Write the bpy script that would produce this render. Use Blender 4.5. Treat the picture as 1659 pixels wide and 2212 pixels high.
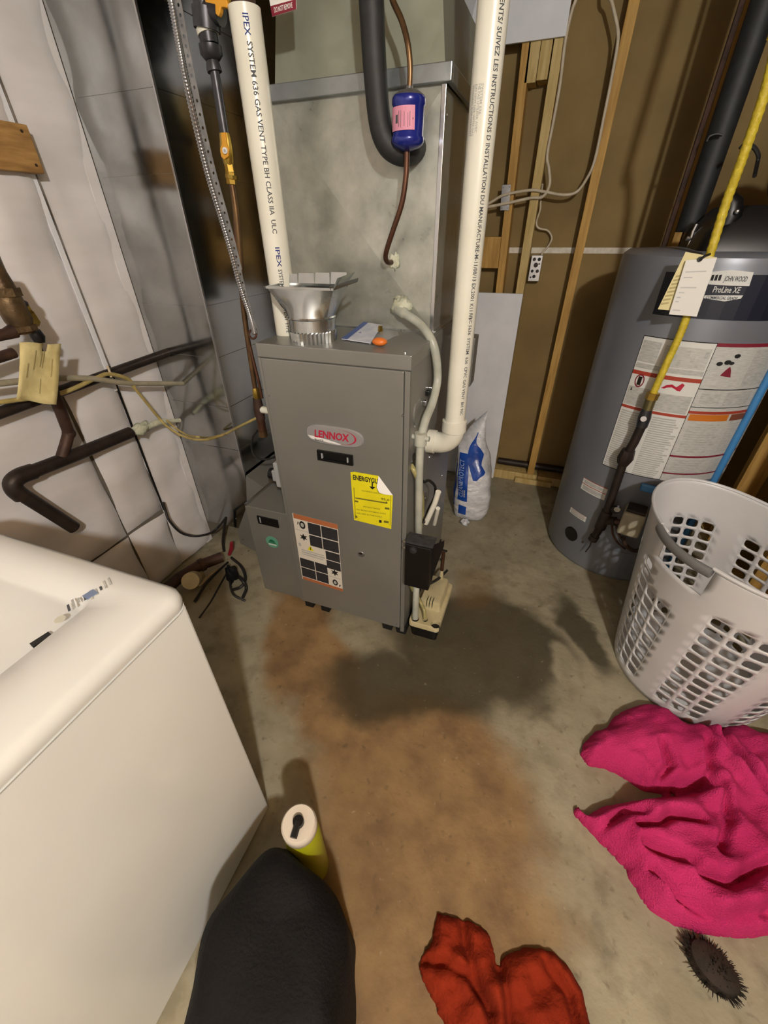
import bpy, bmesh, math, random
import numpy as np
from mathutils import Vector, Matrix
random.seed(7)
D = bpy.data
SC = bpy.context.scene
COL = SC.collection
for _o in list(D.objects):
    D.objects.remove(_o)

# ------------------------------------------------------------------ camera
H = 1.4
FPX = 884.46
PITCH, ROLL, YAW = math.radians(34.673), math.radians(0.705), math.radians(-20.774)
_fw = Vector((math.sin(YAW)*math.cos(PITCH), math.cos(YAW)*math.cos(PITCH), -math.sin(PITCH)))
_r0 = Vector((math.cos(YAW), -math.sin(YAW), 0))
_d0 = _fw.cross(_r0)
CR = _r0*math.cos(ROLL) + _d0*math.sin(ROLL)
CD = -_r0*math.sin(ROLL) + _d0*math.cos(ROLL)
CF = _fw
cam = D.cameras.new('camera')
cam.sensor_fit = 'VERTICAL'; cam.sensor_height = 24.0
cam.lens = FPX/2212*24.0
cam.clip_start = 0.02
co = D.objects.new('camera', cam); COL.objects.link(co)
co.matrix_world = Matrix(((CR.x, -CD.x, -CF.x, 0), (CR.y, -CD.y, -CF.y, 0), (CR.z, -CD.z, -CF.z, H), (0, 0, 0, 1)))
SC.camera = co

# ------------------------------------------------------------------ light
SC.view_settings.view_transform = 'Standard'
SC.view_settings.look = 'None'
SC.view_settings.gamma = 1.0
SC.view_settings.use_curve_mapping = False
SC.view_settings.exposure = -0.2
wd = D.worlds.new('basement'); SC.world = wd
wd.use_nodes = True
wd.node_tree.nodes['Background'].inputs[0].default_value = (0.55, 0.55, 0.6, 1)
wd.node_tree.nodes['Background'].inputs[1].default_value = 0.0

def lamp(name, kind, loc, energy, color, radius, target=None, angle=None, blend=None, size=None):
    l = D.lights.new(name, kind); l.energy = energy; l.color = color
    if kind == 'AREA':
        l.shape = 'RECTANGLE'; l.size = size[0]; l.size_y = size[1]
    else:
        l.shadow_soft_size = radius
    if kind == 'SPOT':
        l.spot_size = math.radians(angle); l.spot_blend = blend
    o = D.objects.new(name, l); COL.objects.link(o); o.location = loc
    if target is not None:
        o.rotation_euler = (Vector(target)-Vector(loc)).to_track_quat('-Z', 'Y').to_euler()
    return o
# bare basement ceiling bulb behind and to the right of the photographer: where the shadows of the
# suction line on the plenum and of the water heater on the back wall both point
lamp('ceiling_bulb_offscreen', 'POINT', (0.75, -0.95, 2.25), 190, (1.0, 0.98, 0.945), 0.05)

# ------------------------------------------------------------------ pixel helpers (photo pixel -> point on a known plane)
def ray(px, py):
    return CR*(px-829.5) + CD*(py-1106) + CF*FPX
def PX(px, py, x):
    d = ray(px, py); t = x/d.x; return Vector((x, d.y*t, H+d.z*t))
def PY(px, py, y):
    d = ray(px, py); t = y/d.y; return Vector((d.x*t, y, H+d.z*t))
def PZ(px, py, z=0.0):
    d = ray(px, py); t = (z-H)/d.z; return Vector((d.x*t, d.y*t, z))

# ------------------------------------------------------------------ materials
def lin(h):
    h = h.lstrip('#'); o = []
    for i in (0, 2, 4):
        c = int(h[i:i+2], 16)/255
        o.append(c/12.92 if c <= 0.04045 else ((c+0.055)/1.055)**2.4)
    return (o[0], o[1], o[2], 1)
MATS = {}
def M(name, c1, rough=0.5, metal=0.0, c2=None, scale=12.0, bump=0.0, bscale=60.0, stretch=(1, 1, 1), rvar=0.0, spec=0.5, contrast=(0.35, 0.65), coat=0.0, detail=4.0, alpha=1.0, trans=0.0):
    if name in MATS: return MATS[name]
    m = D.materials.new(name); m.use_nodes = True; nt = m.node_tree
    b = nt.nodes['Principled BSDF']
    b.inputs['Base Color'].default_value = lin(c1); b.inputs['Roughness'].default_value = rough
    b.inputs['Metallic'].default_value = metal; b.inputs['Specular IOR Level'].default_value = spec
    b.inputs['Coat Weight'].default_value = coat; b.inputs['Alpha'].default_value = alpha
    b.inputs['Transmission Weight'].default_value = trans
    if c2 or bump or rvar:
        tc = nt.nodes.new('ShaderNodeTexCoord'); mp = nt.nodes.new('ShaderNodeMapping')
        mp.inputs['Scale'].default_value = stretch
        nt.links.new(tc.outputs['Object'], mp.inputs['Vector'])
    if c2 or rvar:
        n = nt.nodes.new('ShaderNodeTexNoise'); n.inputs['Scale'].default_value = scale; n.inputs['Detail'].default_value = detail
        nt.links.new(mp.outputs['Vector'], n.inputs['Vector'])
        rp = nt.nodes.new('ShaderNodeMapRange'); rp.inputs['From Min'].default_value = contrast[0]; rp.inputs['From Max'].default_value = contrast[1]
        nt.links.new(n.outputs['Fac'], rp.inputs['Value'])
    if c2:
        mx = nt.nodes.new('ShaderNodeMix'); mx.data_type = 'RGBA'
        mx.inputs[6].default_value = lin(c1); mx.inputs[7].default_value = lin(c2)
        nt.links.new(rp.outputs['Result'], mx.inputs[0]); nt.links.new(mx.outputs[2], b.inputs['Base Color'])
    if rvar:
        r2 = nt.nodes.new('ShaderNodeMapRange'); r2.inputs['To Min'].default_value = max(0.03, rough-rvar); r2.inputs['To Max'].default_value = min(1, rough+rvar)
        nt.links.new(rp.outputs['Result'], r2.inputs['Value']); nt.links.new(r2.outputs['Result'], b.inputs['Roughness'])
    if bump:
        n2 = nt.nodes.new('ShaderNodeTexNoise'); n2.inputs['Scale'].default_value = bscale; n2.inputs['Detail'].default_value = 5
        nt.links.new(mp.outputs['Vector'], n2.inputs['Vector'])
        bp = nt.nodes.new('ShaderNodeBump'); bp.inputs['Strength'].default_value = bump; bp.inputs['Distance'].default_value = 0.01
        nt.links.new(n2.outputs['Fac'], bp.inputs['Height']); nt.links.new(bp.outputs['Normal'], b.inputs['Normal'])
    MATS[name] = m
    return m
def galv(name, c1, c2, rough, scale=26.0, metal=0.85, rvar=0.12, spangle=0.14, ns=9.0):
    """galvanised steel with a zinc spangle"""
    m = D.materials.new(name); m.use_nodes = True; nt = m.node_tree; b = nt.nodes['Principled BSDF']
    tc = nt.nodes.new('ShaderNodeTexCoord')
    v = nt.nodes.new('ShaderNodeTexVoronoi'); v.inputs['Scale'].default_value = scale
    n = nt.nodes.new('ShaderNodeTexNoise'); n.inputs['Scale'].default_value = ns; n.inputs['Detail'].default_value = 6
    nt.links.new(tc.outputs['Object'], v.inputs['Vector']); nt.links.new(tc.outputs['Object'], n.inputs['Vector'])
    s = nt.nodes.new('ShaderNodeSeparateColor'); nt.links.new(v.outputs['Color'], s.inputs['Color'])
    a = nt.nodes.new('ShaderNodeMath'); a.operation = 'MULTIPLY_ADD'; a.inputs[1].default_value = spangle
    nt.links.new(s.outputs[0], a.inputs[0])
    a2 = nt.nodes.new('ShaderNodeMapRange'); a2.inputs['From Min'].default_value = 0.3; a2.inputs['From Max'].default_value = 0.7; a2.inputs['To Max'].default_value = 0.65
    nt.links.new(n.outputs['Fac'], a2.inputs['Value']); nt.links.new(a2.outputs['Result'], a.inputs[2])
    mx = nt.nodes.new('ShaderNodeMix'); mx.data_type = 'RGBA'; mx.inputs[6].default_value = lin(c1); mx.inputs[7].default_value = lin(c2)
    nt.links.new(a.outputs[0], mx.inputs[0]); nt.links.new(mx.outputs[2], b.inputs['Base Color'])
    r = nt.nodes.new('ShaderNodeMapRange'); r.inputs['To Min'].default_value = rough-rvar; r.inputs['To Max'].default_value = rough+rvar
    nt.links.new(a.outputs[0], r.inputs['Value']); nt.links.new(r.outputs['Result'], b.inputs['Roughness'])
    b.inputs['Metallic'].default_value = metal
    MATS[name] = m
    return m

WOOD = M('pine_stud', '#c29a52', 0.7, c2='#a77f3c', scale=9, stretch=(6, 6, 0.6), bump=0.15, bscale=40)
WOOD2 = M('pine_pale', '#c9b27a', 0.7, c2='#b09658', scale=9, stretch=(6, 6, 0.6), bump=0.15, bscale=40)
JOIST = M('pine_ceiling', '#a98450', 0.75, c2='#94703f', scale=8, stretch=(5, 5, 0.6))
BLOCKW = M('weathered_pine', '#b08a50', 0.75, c2='#8a6636', scale=10, stretch=(1, 1, 6), bump=0.2)
BROWN = M('brown_paper', '#8a7448', 0.85, c2='#78643c', scale=3, bump=0.03, bscale=150)
WHITEB = M('white_board', '#e6e8ec', 0.8, c2='#dcdfe4', scale=8)
TAPE = M('white_joint', '#dcd8cc', 0.8, c2='#c9c2b0', scale=40)
POLY = M('white_poly_sheet', '#dedcde', 0.4, c2='#d0cfcf', scale=5, bump=0.3, bscale=8, stretch=(1, 0.6, 2.0))
DARKB = M('concrete_backing', '#7d766a', 0.9, c2='#6d675c', scale=8)
GALV = galv('galvanised_plenum', '#94978f', '#c2c5bc', 0.36, scale=70, metal=0.6, ns=13, rvar=0.1)
GALVR = galv('galvanised_return', '#a2a4a4', '#bcbebe', 0.15, scale=60, metal=1.0, rvar=0.05, ns=7)
GALVT = galv('green_grey_plenum', '#8f9484', '#a4a999', 0.5, metal=0.5)
GALVB = galv('galvanised_boot', '#a9adad', '#d0d3d3', 0.28, scale=40, metal=0.95)
TRIMM = galv('galvanised_trim', '#8e9598', '#b0b8bb', 0.4, metal=0.8)
STEEL = M('bright_steel', '#c8c9cb', 0.25, 0.95)
NICKEL = M('dull_zinc', '#9d9fa0', 0.4, 0.8, c2='#7c7e80', scale=30)
FURN = M('furnace_grey', '#868783', 0.36, 0.3, c2='#80817d', scale=4)
FURN2 = FURN
BLACK = M('black_plastic', '#0c0c0d', 0.4)
FOAM = M('black_pipe_foam', '#242627', 0.6, c2='#1c1d1e', scale=30, bump=0.05, bscale=200)
COPPER = M('aged_copper', '#7c6244', 0.42, 0.8, c2='#5c4432', scale=14)
COPPER2 = M('brown_copper', '#6b4a38', 0.45, 0.7, c2='#54382c', scale=14)
OLDBR = M('old_brass', '#6f5b3d', 0.45, 0.6, c2='#4a3a28', scale=24, bump=0.2, bscale=60)
BRASS = M('brass', '#c9ab55', 0.3, 0.95, c2='#a98b3e', scale=20)
IRON = M('black_iron', '#3a302b', 0.5, 0.45, c2='#2a221e', scale=18, bump=0.1, bscale=90)
IRON2 = M('rusty_iron', '#4a3328', 0.6, 0.3, c2='#33241d', scale=22, bump=0.15)
GREYIR = M('grey_iron', '#4c4c50', 0.38, 0.6, c2='#3a3a3e', scale=20)
ORANGE = M('orange_handle', '#d69a2e', 0.45)
PVC = M('white_pvc', '#e6e6da', 0.28, c2='#dcdccd', scale=6)
PVCG = M('grey_pvc', '#b9bdb2', 0.35, c2='#a9ada2', scale=20)
VINYL = M('yellowed_vinyl', '#a8a06c', 0.25, c2='#8f885a', scale=25)
PUTTY = M('foam_sealant', '#cfd2bd', 0.7, c2='#b9bda6', scale=40, bump=0.6, bscale=60)
INK = M('print_ink', '#4a4d52', 0.7)
INKD = M('print_black', '#141414', 0.7)
INKB = M('print_blue', '#27387c', 0.7)
CREAMP = M('cream_plastic', '#c6bd98', 0.5, c2='#b4aa84', scale=18)
WHITEE = M('white_enamel', '#dfe2e0', 0.22, c2='#d8dbd9', scale=3, coat=0.3)
WHITEF = WHITEE
WIREY = M('yellow_beige_cable', '#b5a468', 0.5, c2='#9c8c55', scale=30)
WIREW = M('white_cable', '#cbbfa8', 0.55, c2='#b8ab92', scale=30)
WIREG = M('grey_cable', '#a39d88', 0.5, c2='#8f8a76', scale=20)
WIREB = M('black_cable', '#1d1b1a', 0.5)
REDP = M('red_plastic', '#8e1f2c', 0.5)
TAGY = M('manila_tag', '#d7cb94', 0.8, c2='#c4b67d', scale=20, bump=0.2, bscale=40)
PAPER = M('white_paper', '#e4e4de', 0.8)
CREAM = M('cream_paper', '#ded4a0', 0.8)
HEAT = M('heater_grey', '#7e838b', 0.38, 0.25, c2='#787d86', scale=3)
NAVY = M('navy_print', '#14192a', 0.5)
LABELG = M('label_grey', '#b4b6b2', 0.6, c2='#c4c6c2', scale=60, stretch=(1, 1, 5))
LABELG2 = M('label_text_grey', '#a3a6a3', 0.6, c2='#c0c2be', scale=140, stretch=(0.4, 0.4, 3))
LABELW = M('label_white', '#d6d8d4', 0.6)
LRED = M('label_red', '#a23a26', 0.6)
LCRIM = M('label_crimson', '#7c1c30', 0.6)
LORANGE = M('label_orange', '#c4701e', 0.6)
BLUE = M('blue_pex', '#3f82bd', 0.4)
YELLOW = M('yellow_flex', '#d2be3a', 0.45, c2='#bca62c', scale=60, bump=0.3, bscale=90)
BASK = M('basket_plastic', '#cfd0d1', 0.38, c2='#c6c7c8', scale=5)
BASKG = M('grip_grey', '#6f7070', 0.5)
PINK = M('pink_terry', '#c93670', 0.95, c2='#b62a62', scale=5, bump=0.6, bscale=260, spec=0.15)
RED = M('rust_red_cloth', '#8a2c14', 0.9, c2='#782410', scale=7, bump=0.4, bscale=120, spec=0.15)
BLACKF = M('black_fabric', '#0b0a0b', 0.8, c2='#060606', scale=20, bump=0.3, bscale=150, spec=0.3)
LIME = M('lime_yellow', '#a8ad1c', 0.4)
BRIS = M('dark_bristle', '#2a1d12', 0.8, c2='#171009', scale=30)
ENERGY = M('yellow_label', '#ece31c', 0.55, c2='#e2d818', scale=14)
LABB = M('label_black', '#232326', 0.55, c2='#34353a', scale=160, stretch=(0.3, 0.3, 3))
LABO = M('label_rust_orange', '#b06a42', 0.55)
LABC = M('label_cream', '#ddd8cc', 0.55)
LABT = M('label_dim_text', '#6f6a22', 0.6)
BADGE = M('badge_silver', '#c4c5c8', 0.28, 0.6)
BADGW = M('badge_white', '#e4e4e2', 0.4)
BRED = M('badge_red', '#b4193a', 0.4)
GREENS = M('green_sticker', '#5fa58c', 0.5)
GREEND = M('dark_green_print', '#1c6a4c', 0.5)
BAGW = M('bag_white_film', '#e2e4e8', 0.2, c2='#c4c7cc', scale=16, bump=0.9, bscale=30, stretch=(1, 1, 1.8))
BAGB = M('bag_blue_print', '#1c4fae', 0.25, c2='#173f92', scale=10, bump=0.3, bscale=24)
DRIER = M('drier_blue', '#1c2a86', 0.22, 0.2, coat=0.5)
PINKL = M('pink_label', '#d590a6', 0.6)
CARDW = M('packet_white', '#d8dce6', 0.35, c2='#bcc4d6', scale=30)
CARDB = M('packet_blue', '#4a62a0', 0.35)
FILM = M('clear_film', '#dfe3e3', 0.12, alpha=0.28)
ORANGEB = M('orange_bottle', '#d8742e', 0.35)
FOOT = M('black_rubber', '#101010', 0.7)
GAUGE = M('pale_grey_plastic', '#9fa3a6', 0.45)

# ------------------------------------------------------------------ mesh helpers
class MB:
    def __init__(s): s.v = []; s.f = []; s.m = []; s.mats = []
    def mi(s, mat):
        if mat not in s.mats: s.mats.append(mat)
        return s.mats.index(mat)
    def add(s, vs, fs, mat):
        b = len(s.v); k = s.mi(mat)
        s.v += [Vector(p) for p in vs]
        s.f += [tuple(b+i for i in f) for f in fs]; s.m += [k]*len(fs)
        return s
    def box(s, x0, x1, y0, y1, z0, z1, mat):
        vs = [(x, y, z) for z in (z0, z1) for y in (y0, y1) for x in (x0, x1)]
        return s.add(vs, [(0, 2, 3, 1), (4, 5, 7, 6), (0, 1, 5, 4), (2, 6, 7, 3), (0, 4, 6, 2), (1, 3, 7, 5)], mat)
    def obox(s, c, ax, ay, az, mat):
        c = Vector(c); vs = [c + i*Vector(ax) + j*Vector(ay) + k*Vector(az) for k in (-1, 1) for j in (-1, 1) for i in (-1, 1)]
        return s.add(vs, [(0, 2, 3, 1), (4, 5, 7, 6), (0, 1, 5, 4), (2, 6, 7, 3), (0, 4, 6, 2), (1, 3, 7, 5)], mat)
    def tube(s, pts, r, mat, n=12, caps=True):
        pts = [Vector(p) for p in pts]; N = len(pts)
        rs = r if isinstance(r, (list, tuple)) else [r]*N
        T = []
        for i in range(N):
            a = pts[max(i-1, 0)]; b = pts[min(i+1, N-1)]; t = (b-a)
            T.append(t.normalized() if t.length > 1e-9 else (T[-1] if T else Vector((0, 0, 1))))
        u = T[0].orthogonal().normalized(); vs = []
        for i in range(N):
            u = (u - T[i]*u.dot(T[i])).normalized(); w = T[i].cross(u)
            for k in range(n):
                a = 2*math.pi*k/n; vs.append(pts[i] + (u*math.cos(a)+w*math.sin(a))*rs[i])
        fs = [(i*n+k, i*n+(k+1) % n, (i+1)*n+(k+1) % n, (i+1)*n+k) for i in range(N-1) for k in range(n)]
        if caps: fs += [tuple(reversed(range(n))), tuple(range((N-1)*n, N*n))]
        return s.add(vs, fs, mat)
    def lathe(s, base, prof, mat, n=24, axis=(0, 0, 1), caps=True):
        """prof: list of (r, h) along axis from base"""
        ax = Vector(axis).normalized(); base = Vector(base)
        return s.tube_frames([(base+ax*h, ax, r) for r, h in prof], mat, n, caps)
    def tube_frames(s, fr, mat, n, caps):
        ax = fr[0][1]; u = ax.orthogonal().normalized(); w = ax.cross(u); vs = []
        for c, _, r in fr:
            for k in range(n):
                a = 2*math.pi*k/n; vs.append(c+(u*math.cos(a)+w*math.sin(a))*max(r, 1e-5))
        N = len(fr)
        fs = [(i*n+k, i*n+(k+1) % n, (i+1)*n+(k+1) % n, (i+1)*n+k) for i in range(N-1) for k in range(n)]
        if caps: fs += [tuple(reversed(range(n))), tuple(range((N-1)*n, N*n))]
        return s.add(vs, fs, mat)
    def loft(s, rings, mat, caps=True, closed=True):
        n = len(rings[0]); vs = [p for r in rings for p in r]; kk = n if closed else n-1
        fs = [(i*n+k, i*n+(k+1) % n, (i+1)*n+(k+1) % n, (i+1)*n+k) for i in range(len(rings)-1) for k in range(kk)]
        if caps: fs += [tuple(reversed(range(n))), tuple(range((len(rings)-1)*n, len(rings)*n))]
        return s.add(vs, fs, mat)
    def prism(s, poly, off, mat):
        n = len(poly); off = Vector(off); poly = [Vector(p) for p in poly]
        vs = poly + [p+off for p in poly]
        fs = [tuple(range(n)), tuple(reversed(range(n, 2*n)))] + [(k, k+n, (k+1) % n+n, (k+1) % n) for k in range(n)]
        return s.add(vs, fs, mat)
    def sphere(s, c, r, mat, n=14, m=8, sc=(1, 1, 1)):
        c = Vector(c); rings = []
        for i in range(m+1):
            a = -math.pi/2 + math.pi*i/m
            rings.append([c+Vector((sc[0]*r*max(math.cos(a), 1e-4)*math.cos(2*math.pi*k/n), sc[1]*r*max(math.cos(a), 1e-4)*math.sin(2*math.pi*k/n), sc[2]*r*math.sin(a))) for k in range(n)])
        return s.loft(rings, mat)
    def build(s, name, parent=None, loc=None, smooth=False, bevel=0.0, segs=2, angle=40):
        org = Vector(loc) if loc is not None else (Vector(parent['_o']) if parent is not None else Vector((0, 0, 0)))
        me = D.meshes.new(name)
        me.from_pydata([tuple(v-org) for v in s.v], [], s.f)
        for mt in s.mats: me.materials.append(mt)
        me.polygons.foreach_set('material_index', s.m)
        bm = bmesh.new(); bm.from_mesh(me); bmesh.ops.recalc_face_normals(bm, faces=bm.faces); bm.to_mesh(me); bm.free()
        if smooth:
            me.polygons.foreach_set('use_smooth', [True]*len(me.polygons))
            me.set_sharp_from_angle(angle=math.radians(angle))
        me.update()
        o = D.objects.new(name, me); COL.objects.link(o)
        o['_o'] = tuple(org)
        if parent is not None: o.parent = parent
        else: o.location = org
        if bevel:
            md = o.modifiers.new('bevel', 'BEVEL'); md.width = bevel; md.segments = segs; md.limit_method = 'ANGLE'; md.angle_limit = math.radians(30)
        return o
def thing(name, label, cat, loc=(0, 0, 0), group=None):
    o = D.objects.new(name, None); COL.objects.link(o); o.location = loc; o['_o'] = tuple(loc)
    o.empty_display_size = 0.05
    return tag(o, label, cat, group)
def tag(o, label, cat, group=None):
    o['label'] = label; o['category'] = cat
    if group: o['group'] = group
    return o
def struct(o):
    o['kind'] = 'structure'; return o
def part(name, parent, fn, smooth=False, bevel=0.0, label=None, segs=2, angle=40):
    b = MB(); fn(b); o = b.build(name, parent, smooth=smooth, bevel=bevel, segs=segs, angle=angle)
    if label: o['label'] = label
    return o
def cut(o, fn):
    """cut a real opening: subtract the shape that fn draws (world coordinates) from the mesh o"""
    b = MB(); fn(b); c = b.build('cutter', loc=o['_o']); c.location = (0, 0, 0)
    t = D.objects.new('cut', o.data); COL.objects.link(t)
    md = t.modifiers.new('cut', 'BOOLEAN'); md.operation = 'DIFFERENCE'; md.object = c; md.solver = 'EXACT'
    bpy.context.view_layer.update()
    me = D.meshes.new_from_object(t.evaluated_get(bpy.context.evaluated_depsgraph_get()))
    o.data = me
    D.objects.remove(t); D.objects.remove(c)
def crom(pts, sub=6):
    """smooth path through points"""
    P = [Vector(p) for p in pts]; P = [2*P[0]-P[1]] + P + [2*P[-1]-P[-2]]; out = []
    for i in range(1, len(P)-2):
        for k in range(sub):
            t = k/sub; a, b, c, d = P[i-1], P[i], P[i+1], P[i+2]
            out.append(0.5*((2*b)+(c-a)*t+(2*a-5*b+4*c-d)*t*t+(3*b-a-3*c+d)*t**3))
    out.append(P[-2]); return out
def riser(p, z=2.42):
    """carry a pipe that leaves the photo upward on to the ceiling"""
    p = Vector(p); return [Vector((p.x, p.y, z)), Vector((p.x, p.y, p.z+0.01)), p]
_tc = {}
def text_geo(s, size, bold=0.0):
    if (s, size) in _tc: return _tc[(s, size)]
    cu = D.curves.new('txt', 'FONT'); cu.body = s; cu.size = size; cu.resolution_u = 2; cu.offset = bold*size
    ob = D.objects.new('txt', cu); COL.objects.link(ob)
    bpy.context.view_layer.update()
    me = D.meshes.new_from_object(ob.evaluated_get(bpy.context.evaluated_depsgraph_get()))
    vs = [(v.co.x, v.co.y) for v in me.vertices]; fs = [tuple(p.vertices) for p in me.polygons]
    D.objects.remove(ob); D.curves.remove(cu); D.meshes.remove(me)
    _tc[(s, size)] = (vs, fs); return vs, fs
def text(b, s, size, mapf, mat, width=None, bold=0.012):
    """write s through mapf(u,v)->3D point; u along the line"""
    vs, fs = text_geo(s, size, bold)
    if not vs: return b
    w = max(v[0] for v in vs); k = (width/w) if width else 1.0
    return b.add([mapf(v[0]*k, v[1]) for v in vs], fs, mat)
def quadmap(tl, tr, bl, br, n, eps):
    """unit square (u right, v down) -> 3D quad, lifted along n"""
    tl, tr, bl, br = map(Vector, (tl, tr, bl, br)); n = Vector(n)
    return lambda u, v, k=0: (tl*(1-u)*(1-v)+tr*u*(1-v)+bl*(1-u)*v+br*u*v) + n*(eps+0.0002*k)
def rects(b, mp, L, nu=1):
    """L: (u0,v0,u1,v1,material[,layer])"""
    for q in L:
        u0, v0, u1, v1, mt = q[:5]; k = q[5] if len(q) > 5 else 1
        for i in range(nu):
            a = u0+(u1-u0)*i/nu; c = u0+(u1-u0)*(i+1)/nu
            b.add([mp(a, v0, k), mp(c, v0, k), mp(c, v1, k), mp(a, v1, k)], [(0, 1, 2, 3)], mt)
    return b
def slab(b, mp, mat, th=0.001, n=(0, 0, 0), nu=1):
    """a thin sheet with real thickness under a label print"""
    n = Vector(n)
    for i in range(nu):
        a, c = i/nu, (i+1)/nu
        P = [mp(a, 0, 0), mp(c, 0, 0), mp(c, 1, 0), mp(a, 1, 0)]
        b.add(P, [(0, 1, 2, 3)], mat)
    return b
# ------------------------------------------------------------------ the room
XW, YB, YS = -1.50, 2.629, 2.540        # left wall face, brown board, front of the studs
ZC = 2.42
def floor_material():
    m = D.materials.new('stained_concrete'); m.use_nodes = True; nt = m.node_tree; b = nt.nodes['Principled BSDF']
    N = nt.nodes.new; Lk = nt.links.new
    tc = N('ShaderNodeTexCoord')
    w = N('ShaderNodeTexNoise'); w.inputs['Scale'].default_value = 3.2; w.inputs['Detail'].default_value = 6
    Lk(tc.outputs['Object'], w.inputs['Vector'])
    ws = N('ShaderNodeVectorMath'); ws.operation = 'MULTIPLY_ADD'; ws.inputs[1].default_value = (0.34, 0.34, 0); 
    sub = N('ShaderNodeVectorMath'); sub.operation = 'SUBTRACT'; sub.inputs[1].default_value = (0.5, 0.5, 0.5)
    Lk(w.outputs['Color'], sub.inputs[0]); Lk(sub.outputs[0], ws.inputs[0]); Lk(tc.outputs['Object'], ws.inputs[2])
    def noise(scale, detail, lo, hi, vec=None):
        n = N('ShaderNodeTexNoise'); n.inputs['Scale'].default_value = scale; n.inputs['Detail'].default_value = detail
        Lk((vec or tc.outputs['Object']), n.inputs['Vector'])
        r = N('ShaderNodeMapRange'); r.inputs['From Min'].default_value = lo; r.inputs['From Max'].default_value = hi
        Lk(n.outputs['Fac'], r.inputs['Value']); return r.outputs['Result']
    def mix(fac, a, c):
        x = N('ShaderNodeMix'); x.data_type = 'RGBA'
        if isinstance(fac, float): x.inputs[0].default_value = fac
        else: Lk(fac, x.inputs[0])
        for s, k in ((a, 6), (c, 7)):
            if isinstance(s, str): x.inputs[k].default_value = lin(s)
            else: Lk(s, x.inputs[k])
        return x.outputs[2]
    def blob(cx, cy, rx, ry, rot, soft):
        a = N('ShaderNodeMapping'); a.vector_type = 'TEXTURE'
        a.inputs['Location'].default_value = (cx, cy, 0); a.inputs['Rotation'].default_value = (0, 0, rot); a.inputs['Scale'].default_value = (rx, ry, 1)
        Lk(ws.outputs[0], a.inputs['Vector'])
        l = N('ShaderNodeVectorMath'); l.operation = 'LENGTH'; Lk(a.outputs[0], l.inputs[0])
        r = N('ShaderNodeMapRange'); r.interpolation_type = 'SMOOTHSTEP'
        r.inputs['From Min'].default_value = 1+soft; r.inputs['From Max'].default_value = 1-soft
        Lk(l.outputs['Value'], r.inputs['Value']); return r.outputs['Result']
    def mul(a, c):
        x = N('ShaderNodeMath'); x.operation = 'MULTIPLY'; Lk(a, x.inputs[0])
        if isinstance(c, float): x.inputs[1].default_value = c
        else: Lk(c, x.inputs[1])
        return x.outputs[0]
    def mx(a, c):
        x = N('ShaderNodeMath'); x.operation = 'MAXIMUM'; Lk(a, x.inputs[0]); Lk(c, x.inputs[1]); return x.outputs[0]
    base = mix(noise(5, 8, 0.35, 0.65), '#8c8670', '#9d9780')
    base = mix(mul(noise(14, 8, 0.48, 0.70), 0.7), base, '#6a6450')
    base = mix(mul(noise(7, 9, 0.55, 0.72), 0.6), base, '#b0aa94')
    # rust-brown traffic stain down the middle of the floor
    rust = mx(mx(blob(-0.60, 0.84, 0.50, 0.17, -0.75, 0.22), blob(-0.12, 0.52, 0.36, 0.34, 0.1, 0.22)), blob(0.02, 0.22, 0.30, 0.34, 0.1, 0.25))
    rcol = mix(noise(9, 8, 0.32, 0.68), '#94784f', '#6f5537')
    c = mix(mul(rust, 0.95), base, rcol)
    # dark damp patch in front of the pump, plus a darker band beside it
    wet_dark = mx(mx(blob(-0.02, 1.14, 0.36, 0.26, 0.25, 0.2), blob(-0.22, 0.88, 0.34, 0.16, 0.25, 0.3)), blob(0.38, 1.36, 0.06, 0.20, 0.6, 0.3))
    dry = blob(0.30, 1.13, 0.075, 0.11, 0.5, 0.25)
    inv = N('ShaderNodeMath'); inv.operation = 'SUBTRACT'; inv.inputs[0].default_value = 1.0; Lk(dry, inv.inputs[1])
    wet_dark = mul(wet_dark, inv.outputs[0])
    c = mix(mul(wet_dark, 0.85), c, '#3c3728')
    # small scuffs, and a rust ring by the pump
    c = mix(mul(noise(34, 4, 0.62, 0.75), 0.55), c, '#4d4430')
    c = mix(mul(noise(47, 3, 0.68, 0.8), 0.5), c, '#b9ae92')
    c = mix(mul(blob(-0.10, 1.42, 0.10, 0.13, 0, 0.5), 0.4), c, '#7a5a30')
    Lk(c, b.inputs['Base Color'])
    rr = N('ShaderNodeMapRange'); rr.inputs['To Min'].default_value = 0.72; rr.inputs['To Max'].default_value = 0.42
    Lk(wet_dark, rr.inputs['Value']); Lk(rr.outputs['Result'], b.inputs['Roughness'])
    bn = N('ShaderNodeTexNoise'); bn.inputs['Scale'].default_value = 45; bn.inputs['Detail'].default_value = 8; Lk(tc.outputs['Object'], bn.inputs['Vector'])
    bp = N('ShaderNodeBump'); bp.inputs['Strength'].default_value = 0.25; bp.inputs['Distance'].default_value = 0.01
    Lk(bn.outputs['Fac'], bp.inputs['Height']); Lk(bp.outputs['Normal'], b.inputs['Normal'])
    return m
FLOORM = floor_material()
X0, X1, Y0, Y1 = -1.56, 1.16, -2.2, 2.70
struct(MB().box(X0, X1, Y0, Y1, -0.1, 0.0, FLOORM).build('floor'))
struct(MB().box(X0, X1, Y0, Y1, ZC, ZC+0.1, JOIST).build('ceiling'))
struct(MB().box(X0, X1, Y0-0.1, Y0, 0, ZC, WHITEB).build('wall_front'))

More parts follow.
